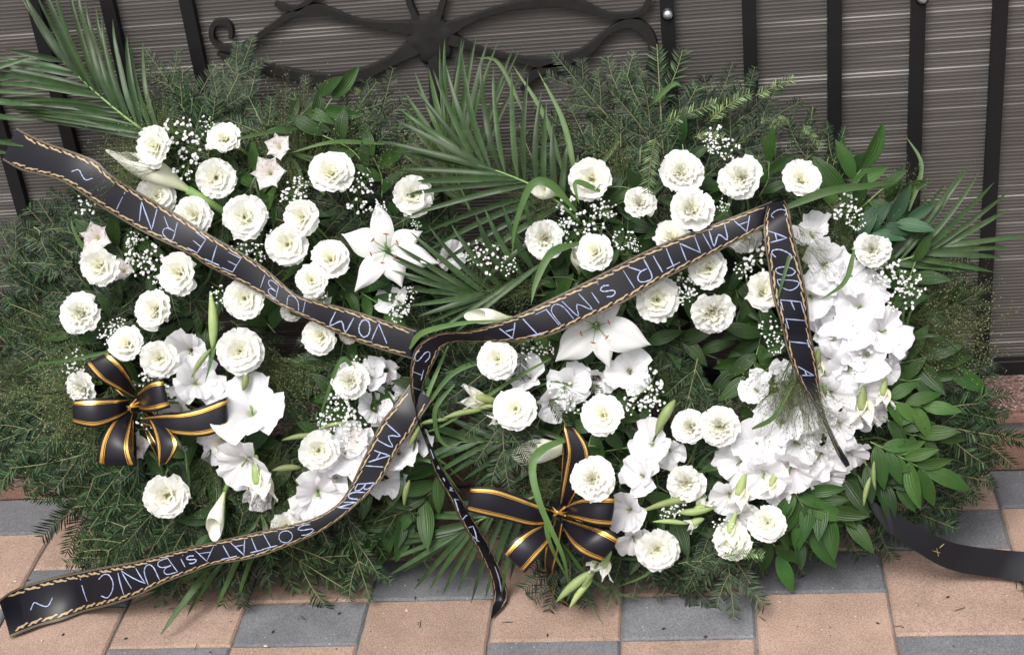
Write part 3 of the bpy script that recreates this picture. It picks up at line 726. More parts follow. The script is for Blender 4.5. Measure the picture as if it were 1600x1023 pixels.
def interp_closed(P, n):
    P = [np.array(p, float) for p in P]; Q = P+[P[0]]; L = [0]
    for a, b_ in zip(Q, Q[1:]): L.append(L[-1]+np.linalg.norm(b_-a))
    return [np.array([np.interp(t, L, [q[k] for q in Q]) for k in (0, 1)]) for t in np.linspace(0, L[-1], n, endpoint=False)]
def interp_open(P, n):
    P = [np.array(p, float) for p in P]; L = [0]
    for a, b_ in zip(P, P[1:]): L.append(L[-1]+np.linalg.norm(b_-a))
    return [np.array([np.interp(t, L, [q[k] for q in P]) for k in (0, 1)]) for t in np.linspace(0, L[-1], n)]
def firs(parent, cx, cy, sil, n, lmin=120, lmax=200, jit=20, swirl=.25, hb=.045, ht=.02, closed=True):
    pts_ = (interp_closed if closed else interp_open)(sil, n)
    for p in pts_:
        tip = p+np.array((rnd.gauss(0, jit), rnd.gauss(0, jit))); d = np.array((cx, cy))-tip; D = np.linalg.norm(d); d /= D
        a = rnd.gauss(0, swirl); d = np.array((d[0]*math.cos(a)-d[1]*math.sin(a), d[0]*math.sin(a)+d[1]*math.cos(a)))
        L = rnd.uniform(lmin, lmax); base = tip+d*L
        put('fir_branch', FIR, .21, parent, base[0], base[1], tip[0], tip[1], hb+rnd.uniform(-.02, .02), ht+rnd.uniform(-.015, .02), rnd.uniform(-.5, .5))
SIL_L = [(-30, 400), (-40, 480), (-30, 560), (-20, 660), (15, 730), (50, 750), (120, 880), (170, 905), (250, 930), (330, 925), (420, 930), (520, 925), (585, 915), (625, 850), (660, 790), (680, 690), (700, 560), (720, 420), (700, 300), (660, 210), (600, 150), (550, 150), (500, 175), (450, 150), (410, 85), (350, 90), (300, 95), (250, 110), (230, 180), (200, 260), (120, 330), (60, 340)]
SIL_R = [(800, 230), (830, 170), (890, 130), (950, 95), (1000, 90), (1060, 140), (1110, 150), (1180, 130), (1235, 150), (1280, 210), (1330, 290), (1420, 360), (1500, 420), (1530, 500), (1510, 570), (1560, 650), (1575, 690), (1550, 740), (1530, 800), (1480, 850), (1400, 850), (1330, 850), (1240, 870), (1180, 880), (1130, 930), (1060, 900), (1000, 930), (930, 960), (870, 930), (810, 880), (740, 850), (700, 760), (690, 640), (690, 520), (720, 420), (760, 320)]
firs(WL, 400, 540, SIL_L, 62, 150, 240, 26); firs(WR, 1110, 560, SIL_R, 64, 140, 230, 26)
# a second, inner layer, and branches that reach into the middles
def inner(sil, cx, cy, k): return [(cx+(x-cx)*k, cy+(y-cy)*k) for x, y in sil]
firs(WL, 400, 540, inner(SIL_L, 400, 540, .78), 38, 100, 160, 22, .7, .055, .045); firs(WR, 1110, 560, inner(SIL_R, 1110, 560, .76), 34, 90, 150, 18, .55, .05, .04)
firs(WL, 400, 540, inner(SIL_L, 400, 540, .5), 28, 100, 150, 20, 1.6, .05, .05)
for (x0, y0, x1, y1) in ((1010, 480, 1048, 600), (1000, 500, 1020, 620), (1020, 520, 1060, 620), (1030, 640, 1120, 612), (1080, 680, 1170, 615), (1060, 660, 1080, 620), (985, 560, 1040, 640), (1150, 640, 1190, 590), (360, 500, 440, 560), (480, 640, 400, 560), (350, 620, 430, 520), (300, 440, 400, 500)):
    put('fir_branch', FIR, .21, WR if x0 > 700 else WL, x0, y0, x1, y1, .05, .03, 0)
# branches drawn one by one where they show clearly
for (x0, y0, x1, y1, hb, ht) in ((190, 470, 30, 330, .05, .03), (120, 420, -10, 390, .06, .03), (170, 330, 60, 320, .05, .02), (330, 260, 290, 110, .05, .02), (420, 220, 365, 75, .05, .02), (300, 200, 240, 60, .04, .015), (580, 260, 610, 95, .04, .01), (470, 240, 470, 110, .04, .01), (1290, 300, 1320, 190, .04, .01), (930, 250, 905, 105, .04, .01), (1150, 240, 1175, 95, .04, .01), (60, 470, -10, 340, .05, .02), (200, 840, 95, 900, .05, .01), (620, 800, 660, 900, .04, .01), (1460, 640, 1590, 640, .05, .02), (340, 180, 415, 55, .05, .02), (270, 240, 265, 115, .05, .02), (520, 260, 560, 110, .05, .02), (180, 690, 20, 765, .07, .05), (140, 640, -20, 690, .08, .05), (230, 720, 90, 850, .06, .03), (260, 780, 105, 880, .06, .02), (300, 800, 200, 920, .05, .02), (330, 790, 150, 790, .06, .03), (560, 780, 500, 925, .05, .02), (520, 760, 560, 930, .06, .02), (460, 800, 350, 920, .06, .02), (600, 740, 610, 870, .06, .02),
        (140, 560, -30, 560, .06, .04), (130, 620, -40, 620, .06, .04), (120, 650, -30, 700, .06, .04), (150, 660, 30, 760, .06, .03), (160, 640, 60, 740, .08, .05), (80, 600, -60, 660, .05, .03), (100, 640, -20, 740, .05, .03), (90, 660, 30, 770, .05, .03), (40, 640, -30, 760, .05, .03), (130, 690, 90, 800, .06, .04), (60, 690, 70, 780, .05, .03), (160, 700, 30, 745, .07, .05), (1400, 640, 1560, 700, .05, .03), (1420, 600, 1540, 640, .04, .03),
        (970, 230, 962, 72, .05, .01), (1000, 260, 1006, 82, .05, .01), (1060, 260, 1180, 112, .05, .02), (1130, 250, 1240, 130, .05, .01), (1060, 180, 1020, 250, .08, .07), (960, 300, 870, 150, .05, .02), (1200, 260, 1290, 180, .05, .02), (1300, 600, 1560, 640, .06, .03), (1350, 640, 1575, 690, .07, .04), (1380, 700, 1545, 780, .07, .02), (1400, 620, 1560, 560, .05, .03), (1400, 720, 1500, 830, .06, .02), (1340, 750, 1500, 850, .07, .03), (1300, 780, 1260, 880, .05, .02), (1150, 840, 1020, 900, .06, .02), (1000, 860, 1140, 935, .04, .02), (1100, 880, 1000, 935, .04, .02), (960, 880, 960, 960, .04, .02), (1120, 870, 1180, 880, .05, .03),
        (830, 520, 700, 640, .10, .10), (860, 600, 830, 740, .09, .09), (790, 610, 765, 780, .12, .14), (1060, 880, 1150, 860, .12, .10), (900, 560, 1000, 700, .07, .07), (1090, 560, 1060, 700, .05, .05)):
    put('fir_branch', FIR, .21, WR if x0 > 700 else WL, x0, y0, x1, y1, hb, ht, rnd.uniform(-.2, .2))
for (x0, y0, x1, y1, hb, ht) in ((565, 145, 528, 132, .04, .05), (1180, 150, 1240, 122, .05, .05), (1110, 190, 1160, 130, .06, .06), (1200, 200, 1232, 190, .07, .08), (1255, 195, 1285, 232, .07, .07), (1230, 185, 1190, 190, .07, .08), (1025, 215, 1000, 300, .15, .17), (1130, 870, 1190, 850, .13, .14), (1040, 190, 1120, 160, .07, .06), (1085, 215, 1130, 200, .07, .08)):
    put('fir_branch', FIRS, .11, WR if x0 > 700 else WL, x0, y0, x1, y1, hb, ht, rnd.uniform(-.2, .2), 'pale green fir tip')

# filling between the blooms: short fir, leaves and grass threads over the ring
def fill(parent, cx, cy, rx, ry, n, inner_r=.45):
    k = 0
    while k < n:
        a = rnd.uniform(0, 6.283); q = rnd.uniform(inner_r, 1.); x, y = cx+rx*q*math.cos(a), cy+ry*q*math.sin(a); b_ = rnd.uniform(0, 6.283); L = rnd.uniform(55, 100); h = rnd.uniform(.05, .085); k += 1
        x1, y1 = x+L*math.cos(b_), y+L*math.sin(b_)
        t = k % 5
        if t in (0, 3): put('fir_branch', FIR, .21, parent, x-20*math.cos(b_), y-20*math.sin(b_), x1+25*math.cos(b_), y1+25*math.sin(b_), h, h-.01, rnd.uniform(-.4, .4))
        elif t == 1 or t == 4: leafy(parent, x, y, x1, y1, 4, 54, 'n', h, h, .8, .1)
        else:
            for j in range(3): c_ = b_+rnd.uniform(-1, 1); blade(parent, ((x, y, h), (x+L*.6*math.cos(c_), y+L*.6*math.sin(c_), h+.015), (x+L*1.2*math.cos(c_+.4), y+L*1.2*math.sin(c_+.4), h-.01)), rnd.uniform(.0015, .0035), mat=rnd.choice((M_BLADE, M_PALM, M_PALMD)))
# ---- palm fronds
def fan(rach, sideA, sideB, u0=.1, u1=1., hb=.08, ht=.06):
    """leaflets with tips interpolated along two tip curves (each a list of image points), bases spread over the rachis"""
    out = []
    for side, n in (sideA, sideB):
        if not side: continue
        for i, p in enumerate(interp_open(side, n)):
            out.append((u0+(u1-u0)*i/max(1, n-1), p[0]+rnd.gauss(0, 5), p[1]+rnd.gauss(0, 5), ht+rnd.uniform(-.01, .01), rnd.uniform(.02, .1)))
    return out
r1 = [(262, 228, .09), (205, 190, .08), (150, 145, .07), (98, 96, .05)]
frond(WL, r1, fan(r1, ([(222, 70), (200, 60), (172, 38), (138, 2), (110, -30), (70, -35), (30, -20), (40, 12)], 15), ([(60, 190), (20, 178), (-25, 150), (-30, 125), (-20, 108), (-12, 90), (10, 74)], 13)), w=.0047)
r2 = [(-80, 120, .07), (-40, 160, .07), (-60, 260, .07)]
frond(WL, r2, [(.1, 56, 88, .07), (.2, 30, 120, .07), (.3, 78, 147, .08), (.45, 70, 165, .09), (.6, 60, 188, .10), (.75, 48, 230, .12), (.85, 36, 218, .10), (.9, 20, 240, .1)], w=.0050)
r3 = [(905, 345, .09), (850, 300, .10), (790, 272, .11), (745, 258, .11)]
frond(WR, r3, fan(r3, ([(905, 240), (868, 190), (850, 130), (812, 105), (778, 108), (736, 82), (704, 105), (668, 118)], 12), ([(720, 470), (690, 420), (625, 345), (610, 312), (618, 300), (640, 275), (590, 223), (616, 170), (645, 135)], 14), hb=.1, ht=.10), w=.0052)
r4 = [(735, 330, .04), (715, 280, .03), (700, 230, .02)]
frond(WR, r4, fan(r4, ([(830, 90), (775, 55), (748, 60), (734, 62), (715, 58), (696, 62)], 9), ([(600, 250), (610, 180), (632, 125), (640, 138), (676, 85), (686, 70)], 9), ht=.0), mat=M_PALMD, w=.0050)
r5 = [(860, 400, .10), (810, 440, .10), (770, 462, .11), (735, 458, .11)]
frond(WR, r5, fan(r5, ([(820, 300), (760, 330), (700, 350), (660, 345), (640, 372), (590, 388)], 9), ([(700, 530), (650, 500), (640, 470), (632, 450), (622, 430), (606, 404)], 9), ht=.13), w=.0050)
r6 = [(905, 690, .08), (840, 690, .08), (780, 690, .09), (720, 690, .08)]
frond(WR, r6, fan(r6, ([(760, 640), (720, 648), (690, 652), (660, 660), (640, 672)], 8), ([(780, 770), (740, 752), (700, 742), (670, 735), (640, 720)], 8), ht=.06), w=.0050)
r7 = [(850, 770, .07), (800, 790, .07), (750, 812, .06), (720, 830, .05)]
frond(WR, r7, fan(r7, ([(730, 770), (690, 790), (640, 800), (620, 830), (605, 860), (600, 880)], 10), ([(800, 915), (770, 930), (740, 935), (700, 930), (660, 915), (606, 905)], 10), ht=.02), w=.0047)
r8 = [(1330, 430, .07), (1380, 415, .07), (1430, 400, .07), (1470, 385, .06)]
frond(WR, r8, fan(r8, ([(1440, 320), (1490, 265), (1515, 252), (1560, 290), (1585, 325)], 9), ([(1430, 450), (1500, 425), (1540, 430), (1570, 410), (1578, 385), (1610, 372)], 9), ht=.04), w=.0047)
r9 = [(430, 840, .06), (380, 860, .05), (330, 885, .04)]
frond(WL, r9, fan(r9, ([(290, 870), (240, 890), (215, 935), (208, 955)], 6), ([(420, 940), (350, 950), (290, 965), (252, 990)], 5), ht=.01), mat=M_PALMD, w=.0052)
r10 = [(470, 560, .04), (560, 580, .05), (640, 590, .06)]
frond(WL, r10, fan(r10, ([(560, 500), (620, 510), (690, 530)], 5), ([(560, 680), (640, 660), (710, 620)], 5), ht=.05), mat=M_PALMD)
r11 = [(600, 300, .03), (590, 240, .02), (580, 190, .01)]
frond(WL, r11, fan(r11, ([(660, 210), (640, 180), (610, 150)], 5), ([(510, 230), (540, 180), (565, 140)], 5), ht=.0), mat=M_PALMD)
r12 = [(1000, 310, .04), (985, 250, .03), (975, 190, .02)]
frond(WR, r12, fan(r12, ([(1050, 250), (1040, 200), (1000, 160)], 4), ([(920, 250), (930, 180), (960, 140)], 4), ht=.01), mat=M_PALMD)
# ---- broad leaves
for a in ((1310, 355, 1345, 265, 7, 68, 'b', .07, .06), (1300, 380, 1405, 300, 7, 58, 'n', .05, .04), (1330, 390, 1415, 345, 8, 62, 'g', .09, .08), (1320, 330, 1320, 260, 4, 56, 'n', .04, .03),
          (1380, 480, 1460, 470, 4, 66, 'n', .05, .04), (1390, 540, 1480, 575, 5, 66, 'b', .06, .04), (1375, 620, 1440, 635, 6, 58, 'b', .11, .10), (1380, 650, 1460, 680, 8, 58, 'n', .10, .09), (1360, 690, 1445, 735, 10, 62, 'b', .11, .10), (1350, 720, 1400, 760, 7, 58, 'n', .09, .08), (1370, 580, 1440, 560, 6, 58, 'n', .07, .07),
          (1250, 750, 1320, 810, 9, 66, 'n', .09, .08), (1240, 765, 1265, 825, 8, 66, 'b', .10, .08), (1320, 730, 1310, 805, 7, 62, 'n', .08, .07), (1200, 840, 1215, 865, 3, 60, 'b', .05, .04),
          (1000, 490, 1120, 560, 7, 66, 'n', .04, .02), (1060, 500, 1050, 590, 5, 62, 'n', .04, .02), (1200, 480, 1155, 570, 7, 72, 'n', .05, .03), (1190, 520, 1175, 600, 6, 66, 'n', .05, .04), (980, 440, 900, 460, 5, 60, 'n', .05, .05),
          (880, 560, 830, 540, 5, 70, 'b', .07, .06), (930, 590, 960, 660, 7, 62, 'n', .06, .06), (860, 620, 900, 680, 5, 62, 'n', .06, .06), (1000, 690, 960, 640, 4, 60, 'n', .06, .06),
          (430, 520, 400, 450, 6, 62, 'n', .05, .06), (300, 470, 220, 470, 6, 66, 'n', .05, .05), (350, 430, 300, 520, 6, 62, 'n', .05, .05), (230, 350, 250, 420, 5, 60, 'n', .05, .05), (420, 300, 520, 350, 7, 58, 'n', .06, .07), (420, 340, 400, 270, 5, 58, 'b', .06, .07), (560, 350, 480, 400, 6, 58, 'n', .06, .06), (200, 480, 160, 520, 5, 60, 'n', .05, .05), (540, 440, 600, 480, 5, 54, 'b', .06, .08),
          (300, 700, 330, 780, 5, 52, 'n', .06, .06), (310, 780, 290, 700, 5, 60, 'n', .06, .06), (640, 700, 640, 800, 7, 70, 'n', .05, .03), (690, 720, 650, 790, 7, 70, 'n', .05, .04), (640, 790, 600, 830, 5, 66, 'n', .04, .03), (450, 560, 520, 620, 6, 60, 'n', .05, .05), (340, 640, 320, 560, 5, 58, 'n', .06, .05),
          (280, 260, 330, 340, 6, 60, 'b', .06, .07), (610, 640, 560, 700, 5, 56, 'b', .07, .06), (1130, 300, 1100, 370, 6, 60, 'n', .05, .06), (960, 340, 1010, 400, 6, 56, 'n', .05, .05), (1150, 420, 1160, 480, 5, 60, 'n', .05, .05), (900, 340, 870, 400, 5, 62, 'n', .05, .06), (1080, 700, 1160, 740, 6, 58, 'n', .05, .05), (1120, 800, 1060, 790, 5, 56, 'n', .05, .06)):
    leafy(WR if a[0] > 700 else WL, *a[:4], n=a[4], size=a[5], kind=a[6], h0=a[7], h1=a[8], spread=rnd.uniform(.6, .9), bow=rnd.uniform(-.15, .15))

fill(WL, 405, 520, 290, 330, 125); fill(WR, 1108, 560, 310, 300, 115, .5)
# ---- panicum grass sprays: base -> tip
for a in ((260, 250, 170, 170, .09, .08), (265, 240, 210, 140, .09, .07), (270, 255, 150, 220, .10, .09), (250, 265, 140, 260, .13, .16), (480, 270, 400, 140, .07, .05), (470, 270, 480, 130, .07, .05), (480, 275, 560, 150, .07, .05), (500, 270, 600, 190, .07, .05), (440, 300, 340, 190, .06, .05), (660, 310, 600, 210, .08, .06), (640, 300, 690, 200, .08, .06),
          (160, 600, 20, 560, .09, .07), (150, 600, 10, 620, .10, .08), (150, 610, 30, 690, .10, .08), (160, 620, 80, 720, .10, .08), (150, 590, 50, 540, .09, .07), (170, 610, 110, 690, .11, .1), (60, 560, -40, 640, .07, .06), (120, 520, 10, 500, .06, .05),
          (380, 540, 470, 640, .08, .07), (400, 560, 450, 690, .08, .07), (440, 560, 520, 600, .08, .08), (430, 600, 400, 560, .06, .06), (470, 570, 370, 610, .07, .07), (420, 620, 500, 560, .06, .06), (450, 700, 400, 820, .09, .08), (440, 690, 370, 800, .09, .08), (330, 700, 310, 800, .09, .09),
          (820, 300, 780, 200, .05, .04), (860, 320, 920, 220, .06, .05), (700, 430, 800, 430, .10, .09), (710, 440, 790, 480, .10, .1), (840, 400, 740, 410, .08, .08), (860, 440, 750, 460, .10, .1), (840, 330, 760, 290, .11, .10), (880, 320, 800, 340, .12, .11), (980, 300, 960, 180, .05, .04),
          (1340, 360, 1290, 290, .08, .09), (1330, 420, 1290, 330, .08, .09), (1310, 440, 1360, 330, .08, .08), (1240, 370, 1300, 440, .15, .14), (1245, 350, 1290, 400, .15, .14), (1235, 560, 1230, 690, .14, .14), (1245, 560, 1290, 700, .14, .14), (1240, 560, 1180, 680, .14, .14), (1250, 570, 1260, 720, .14, .14),
          (1410, 520, 1560, 560, .08, .06), (1400, 500, 1540, 500, .08, .06), (1400, 530, 1500, 600, .09, .07), (1400, 500, 1500, 430, .07, .05), (1430, 540, 1570, 540, .07, .05), (1360, 330, 1440, 280, .05, .03), (1450, 480, 1560, 450, .05, .03),
          (880, 740, 800, 720, .12, .12), (870, 740, 820, 780, .12, .13), (350, 720, 340, 820, .08, .08), (560, 720, 620, 640, .08, .09), (450, 230, 440, 310, .09, .12), (1050, 620, 1010, 560, .05, .05)):
    put('panicum_spray', PAN, .145, WR if a[0] > 690 else WL, *a)
# ---- long grass blades
BL = [((900, 330, .15), (860, 288, .17), (830, 290, .17), (806, 350, .16), (800, 400, .15)), ((905, 380, .13), (862, 395, .15), (838, 440, .16), (830, 475, .17)), ((1240, 380, .17), (1225, 430, .18), (1212, 480, .18)), ((1335, 390, .17), (1320, 440, .17), (1280, 470, .16)), ((1215, 330, .15), (1290, 300, .15), (1360, 290, .14), (1400, 285, .12)),
      ((905, 680, .13), (850, 700, .15), (832, 730, .16), (845, 790, .17), (880, 870, .15), (890, 930, .08)), ((850, 800, .16), (860, 850, .15), (890, 910, .1)), ((640, 545, .14), (660, 520, .15), (720, 505, .16), (790, 500, .15)), ((560, 590, .12), (535, 560, .13), (510, 620, .12), (495, 670, .1)), ((820, 180, .06), (780, 100, .05), (745, 90, .05)), ((880, 270, .08), (850, 180, .06), (800, 100, .04)), ((900, 280, .08), (880, 190, .06), (840, 110, .04)),
      ((210, 540, .12), (120, 560, .13), (60, 570, .12), (20, 590, .11)), ((600, 225, .06), (520, 222, .10), (450, 240, .11)), ((480, 200, .07), (430, 205, .10), (380, 215, .12), (340, 222, .13)), ((1420, 330, .05), (1440, 260, .04), (1415, 212, .02)), ((160, 430, .08), (120, 370, .09), (110, 340, .09)), ((710, 600, .12), (680, 640, .13), (690, 690, .12), (730, 700, .12)), ((700, 540, .1), (660, 640, .12), (640, 740, .1)), ((940, 300, .13), (900, 285, .15), (905, 320, .15)),
      ((1010, 170, .04), (1050, 133, .05), (1065, 135, .05)), ((880, 850, .1), (930, 910, .06), (1010, 940, .02)), ((870, 830, .1), (900, 900, .06), (945, 980, .01)), ((860, 560, .11), (790, 600, .12), (700, 660, .12), (650, 680, .12)), ((560, 500, .12), (640, 545, .13)), ((340, 470, .1), (335, 540, .12), (320, 600, .12)), ((760, 560, .1), (700, 590, .11), (640, 680, .12)), ((1175, 670, .14), (1210, 650, .16), (1240, 600, .16)), ((280, 810, .09), (295, 760, .1), (290, 700, .1)), ((1020, 690, .10), (1040, 650, .12), (1055, 622, .12)), ((900, 300, .06), (960, 230, .05), (960, 205, .05))]
for k, q in enumerate(BL): blade(WR if q[0][0] > 700 else WL, q, rnd.uniform(.0028, .0052) if k not in (5, 0, 1, 4) else .0065)
for k in range(34):                                            # bear grass threads low in both wreaths
    cx, cy = rnd.choice(((405, 545), (1108, 560))); a = rnd.uniform(0, 6.28); x, y = cx+190*math.cos(a), cy+190*math.sin(a); b_ = a+rnd.uniform(-.9, .9); c_ = a+rnd.uniform(-.5, .5)
    blade(WR if cx > 700 else WL, ((x, y, .05), (x+70*math.cos(b_), y+70*math.sin(b_), .09), (x+140*math.cos(c_), y+140*math.sin(c_), .05)), rnd.uniform(.0012, .0028), mat=rnd.choice((M_BLADE, M_PALM)))

# ---- gladiolus spikes, callas, buds
for (x, y, r, h, dx, dy) in ((300, 545, 40, .10, 0, 0), (305, 600, 42, .11, .2, 0), (290, 645, 36, .10, -.2, -.3), (395, 650, 56, .12, 0, .2), (390, 712, 48, .12, .1, -.3), (345, 690, 30, .10, -.4, 0), (497, 765, 46, .11, 0, -.3), (545, 712, 42, .11, 0, 0), (555, 685, 34, .11, 0, .2), (580, 640, 34, .10, .2, 0), (585, 592, 34, .10, 0, .3), (605, 575, 26, .09, .2, 0), (625, 710, 38, .10, .4, 0), (595, 745, 34, .09, .2, -.4), (615, 475, 26, .09, 0, .3), (405, 765, 28, .09, 0, -.3), (530, 745, 28, .09, 0, -.2), (655, 690, 28, .09, .3, -.1), (700, 400, 24, .07, .2, .1), (520, 665, 20, .09, 0, 0), (640, 615, 26, .08, .1, 0), (270, 690, 24, .08, -.2, -.3)):
    glad(WL, x, y, r, h, dx, dy)
for (x, y, r, h, dx, dy) in ((830, 592, 34, .10, -.1, .2), (862, 622, 32, .10, 0, -.1), (893, 600, 38, .09, 0, -.3), (985, 580, 36, .09, .4, -.3), (935, 585, 30, .08, 0, -.5), (815, 575, 24, .09, -.3, .3), (1022, 695, 34, .11, 0, .3), (1008, 745, 38, .12, -.1, 0), (988, 795, 36, .12, -.2, 0), (988, 835, 30, .11, -.1, -.4), (1045, 700, 28, .10, .2, 0), (1185, 612, 28, .11, -.3, .3),
        (1272, 375, 34, .11, -.1, .6), (1285, 415, 42, .12, -.2, .3), (1265, 462, 38, .12, -.4, 0), (1318, 440, 40, .12, .1, .2), (1360, 450, 28, .11, .5, .3), (1345, 480, 40, .12, 0, .1), (1372, 520, 40, .12, .5, .1), (1355, 555, 42, .12, .3, -.2), (1335, 515, 32, .13, 0, 0), (1390, 540, 28, .11, .7, 0), (1298, 560, 36, .11, -.3, 0), (1300, 610, 42, .12, 0, 0), (1340, 610, 36, .12, .3, -.1), (1352, 640, 30, .10, .4, -.4), (1312, 660, 36, .12, .1, -.1), (1322, 700, 34, .11, .2, -.4), (1262, 640, 40, .11, -.1, 0), (1225, 660, 44, .12, -.3, .1), (1185, 690, 42, .12, -.3, 0), (1195, 735, 42, .12, -.2, -.3), (1240, 720, 46, .12, 0, -.4), (1285, 705, 38, .11, 0, -.5), (1160, 720, 34, .11, -.4, 0), (1140, 770, 34, .11, -.2, 0), (1150, 800, 28, .11, 0, -.4), (1290, 735, 30, .1, .1, -.7), (1215, 765, 24, .1, .1, -.7), (1310, 500, 28, .11, -.2, .2), (1222, 580, 20, .1, -.2, .2), (1280, 520, 30, .1, 0, 0), (1250, 600, 34, .1, -.2, 0), (1325, 570, 34, .12, 0, 0), (1380, 575, 26, .1, .6, -.2), (1300, 530, 30, .11, 0, 0), (1240, 690, 36, .12, 0, 0)):
    glad(WR, x, y, r, h, dx, dy)
for (x, y, r, angs, dx, dy, lens, p) in ((607, 392, 75, (102, 160, 232, 292, 345, 27), 0, .1, (1., .95, 1.02, .78, 1.08, .78), WL), (932, 508, 78, (58, 110, 168, 222, 288, 342), 0, -.1, (.9, .8, .75, 1.02, .85, 1.08), WR)):
    lily(p, x, y, r, angs, dx, dy, lens=lens, h=.12, label='large white lily with six open petals')
for (x, y, r, h, p) in ((424, 272, 36, .11, WL), (438, 232, 28, .10, WL), (155, 372, 32, .10, WL), (195, 425, 26, .08, WL), (215, 700, 34, .09, WL), (560, 690, 30, .11, WL)): alst(p, x, y, r, h, 0, rnd.uniform(-.2, .4))
calla(WL, 300, 300, 165, 228, .12, .30, .5, .0); calla(WL, 352, 765, 328, 842, .12, .30, .2, .45); calla(WL, 375, 232, 335, 200, .10, .7); calla(WR, 895, 700, 802, 708, .12, .42, .3); calla(WR, 870, 305, 832, 292, .12, .6); calla(WR, 800, 497, 728, 492, .14, .34, .2); calla(WR, 905, 425, 905, 385, .09, .55)
for (x0, y0, x1, y1, w, wh, p) in ((332, 545, 328, 455, .12, 0, WL), (400, 710, 415, 790, .15, 1, WL), (330, 545, 300, 590, .12, 0, WL), (630, 640, 668, 620, .14, 0, WL), (380, 610, 385, 575, .22, 0, WL), (470, 730, 425, 735, .16, 0, WL), (640, 750, 632, 790, .16, 0, WL), (500, 680, 440, 688, .1, 0, WL), (540, 660, 500, 670, .1, 0, WL), (660, 660, 640, 700, .16, 0, WL),
        (780, 628, 715, 620, .16, 1, WR), (780, 635, 745, 638, .18, 0, WR), (755, 640, 690, 655, .10, 0, WR), (700, 655, 650, 665, .10, 0, WR), (800, 645, 760, 660, .15, 1, WR), (1055, 625, 1025, 680, .18, 0, WR), (1105, 775, 1000, 800, .08, 0, WR), (1080, 800, 1110, 775, .2, 1, WR), (1100, 810, 1070, 825, .25, 1, WR), (1060, 800, 1120, 790, .14, 0, WR), (1165, 740, 1150, 800, .18, 1, WR), (1075, 818, 1020, 815, .1, 0, WR),
        (955, 860, 935, 905, .18, 1, WR), (935, 880, 905, 935, .12, 0, WR), (930, 890, 870, 940, .13, 0, WR), (925, 905, 890, 950, .13, 0, WR), (940, 870, 918, 888, .2, 1, WR), (1348, 600, 1352, 672, .17, 1, WR), (1385, 590, 1378, 640, .17, 1, WR), (1280, 545, 1272, 600, .2, 1, WR), (1290, 620, 1275, 560, .1, 0, WR), (1366, 720, 1368, 765, .11, 0, WR), (1360, 745, 1350, 790, .12, 0, WR), (1150, 800, 1135, 860, .15, 1, WR), (1215, 735, 1200, 780, .16, 1, WR)):
    bud(p, x0, y0, x1, y1, .12, w, wh)

# ---- lisianthus: (x, y, radius, lift, tip right, tip up, kind)
FL = [(252, 230, 34, .13, -.5, 0, 1), (352, 222, 28, .11, 0, .4, 0), (337, 277, 34, .12, 0, .1, 1), (382, 341, 38, .11, 0, 0, 0), (245, 308, 32, .09, 0, .3, 0), (308, 335, 33, .10, .2, 0, 0), (519, 277, 38, .11, 0, 0, 0), (478, 340, 33, .12, 0, 0, 0), (452, 380, 36, .11, 0, 0, 1), (644, 306, 35, .09, .1, 0, 1), (517, 408, 33, .11, .2, 0, 0), (487, 441, 29, .12, 0, 0, 0), (162, 412, 35, .12, -.3, 0, 0), (287, 427, 37, .12, 0, 0, 0), (385, 466, 35, .11, 0, -.1, 1), (133, 493, 36, .11, -.3, 0, 2), (249, 485, 34, .11, 0, 0, 0), (205, 540, 32, .12, 0, .2, 0), (253, 557, 32, .12, 0, 0, 0), (375, 547, 38, .11, 0, 0, 0), (506, 525, 32, .10, 0, -.2, 0), (550, 597, 32, .11, 0, 0, 2), (137, 603, 29, .10, -.2, 0, 2), (497, 701, 34, .13, 0, 0, 0), (263, 770, 38, .10, 0, -.2, 0), (355, 690, 28, .10, -.2, -.1, 2), (447, 818, 30, .09, 0, -.4, 0), (548, 520, 18, .09, 0, 0, 0), (455, 485, 18, .08, 0, .2, 0), (500, 470, 24, .08, 0, .3, 0),
      (928, 280, 37, .11, 0, .1, 1), (997, 322, 29, .11, 0, 0, 2), (1063, 276, 38, .11, 0, .1, 2), (1078, 332, 38, .15, 0, 0, 2), (1163, 280, 38, .11, 0, 0, 2), (1247, 287, 35, .12, 0, 0, 0), (855, 372, 35, .11, -.1, 0, 2), (935, 396, 33, .12, 0, -.1, 0), (1110, 420, 35, .11, 0, 0, 0), (1022, 464, 38, .11, 0, 0, 1), (1110, 482, 38, .12, 0, -.1, 2), (1187, 458, 34, .12, .1, 0, 0), (1360, 390, 30, .12, .1, 0, 2), (1048, 378, 32, .09, 0, .3, 0), (1165, 368, 28, .09, 0, 0, 2), (779, 562, 33, .13, 0, 0, 0), (807, 640, 37, .13, 0, 0, 1), (945, 650, 36, .12, 0, 0, 1), (925, 751, 38, .18, 0, 0, 2), (1127, 664, 35, .12, 0, 0, 2), (1083, 668, 31, .11, -.2, 0, 2), (1073, 750, 33, .12, 0, 0, 2), (1025, 852, 36, .11, 0, -.1, 0), (1147, 843, 32, .10, 0, -.2, 0), (1200, 814, 32, .12, 0, 0, 0), (960, 590, 20, .07, 0, 0, 0)]
for (x, y, r, h, dx, dy, k) in FL: bloom(WR if x > 700 else WL, x, y, r, h, dx, dy, k, 'flat open bloom with a yellow centre' if k == 1 else None)

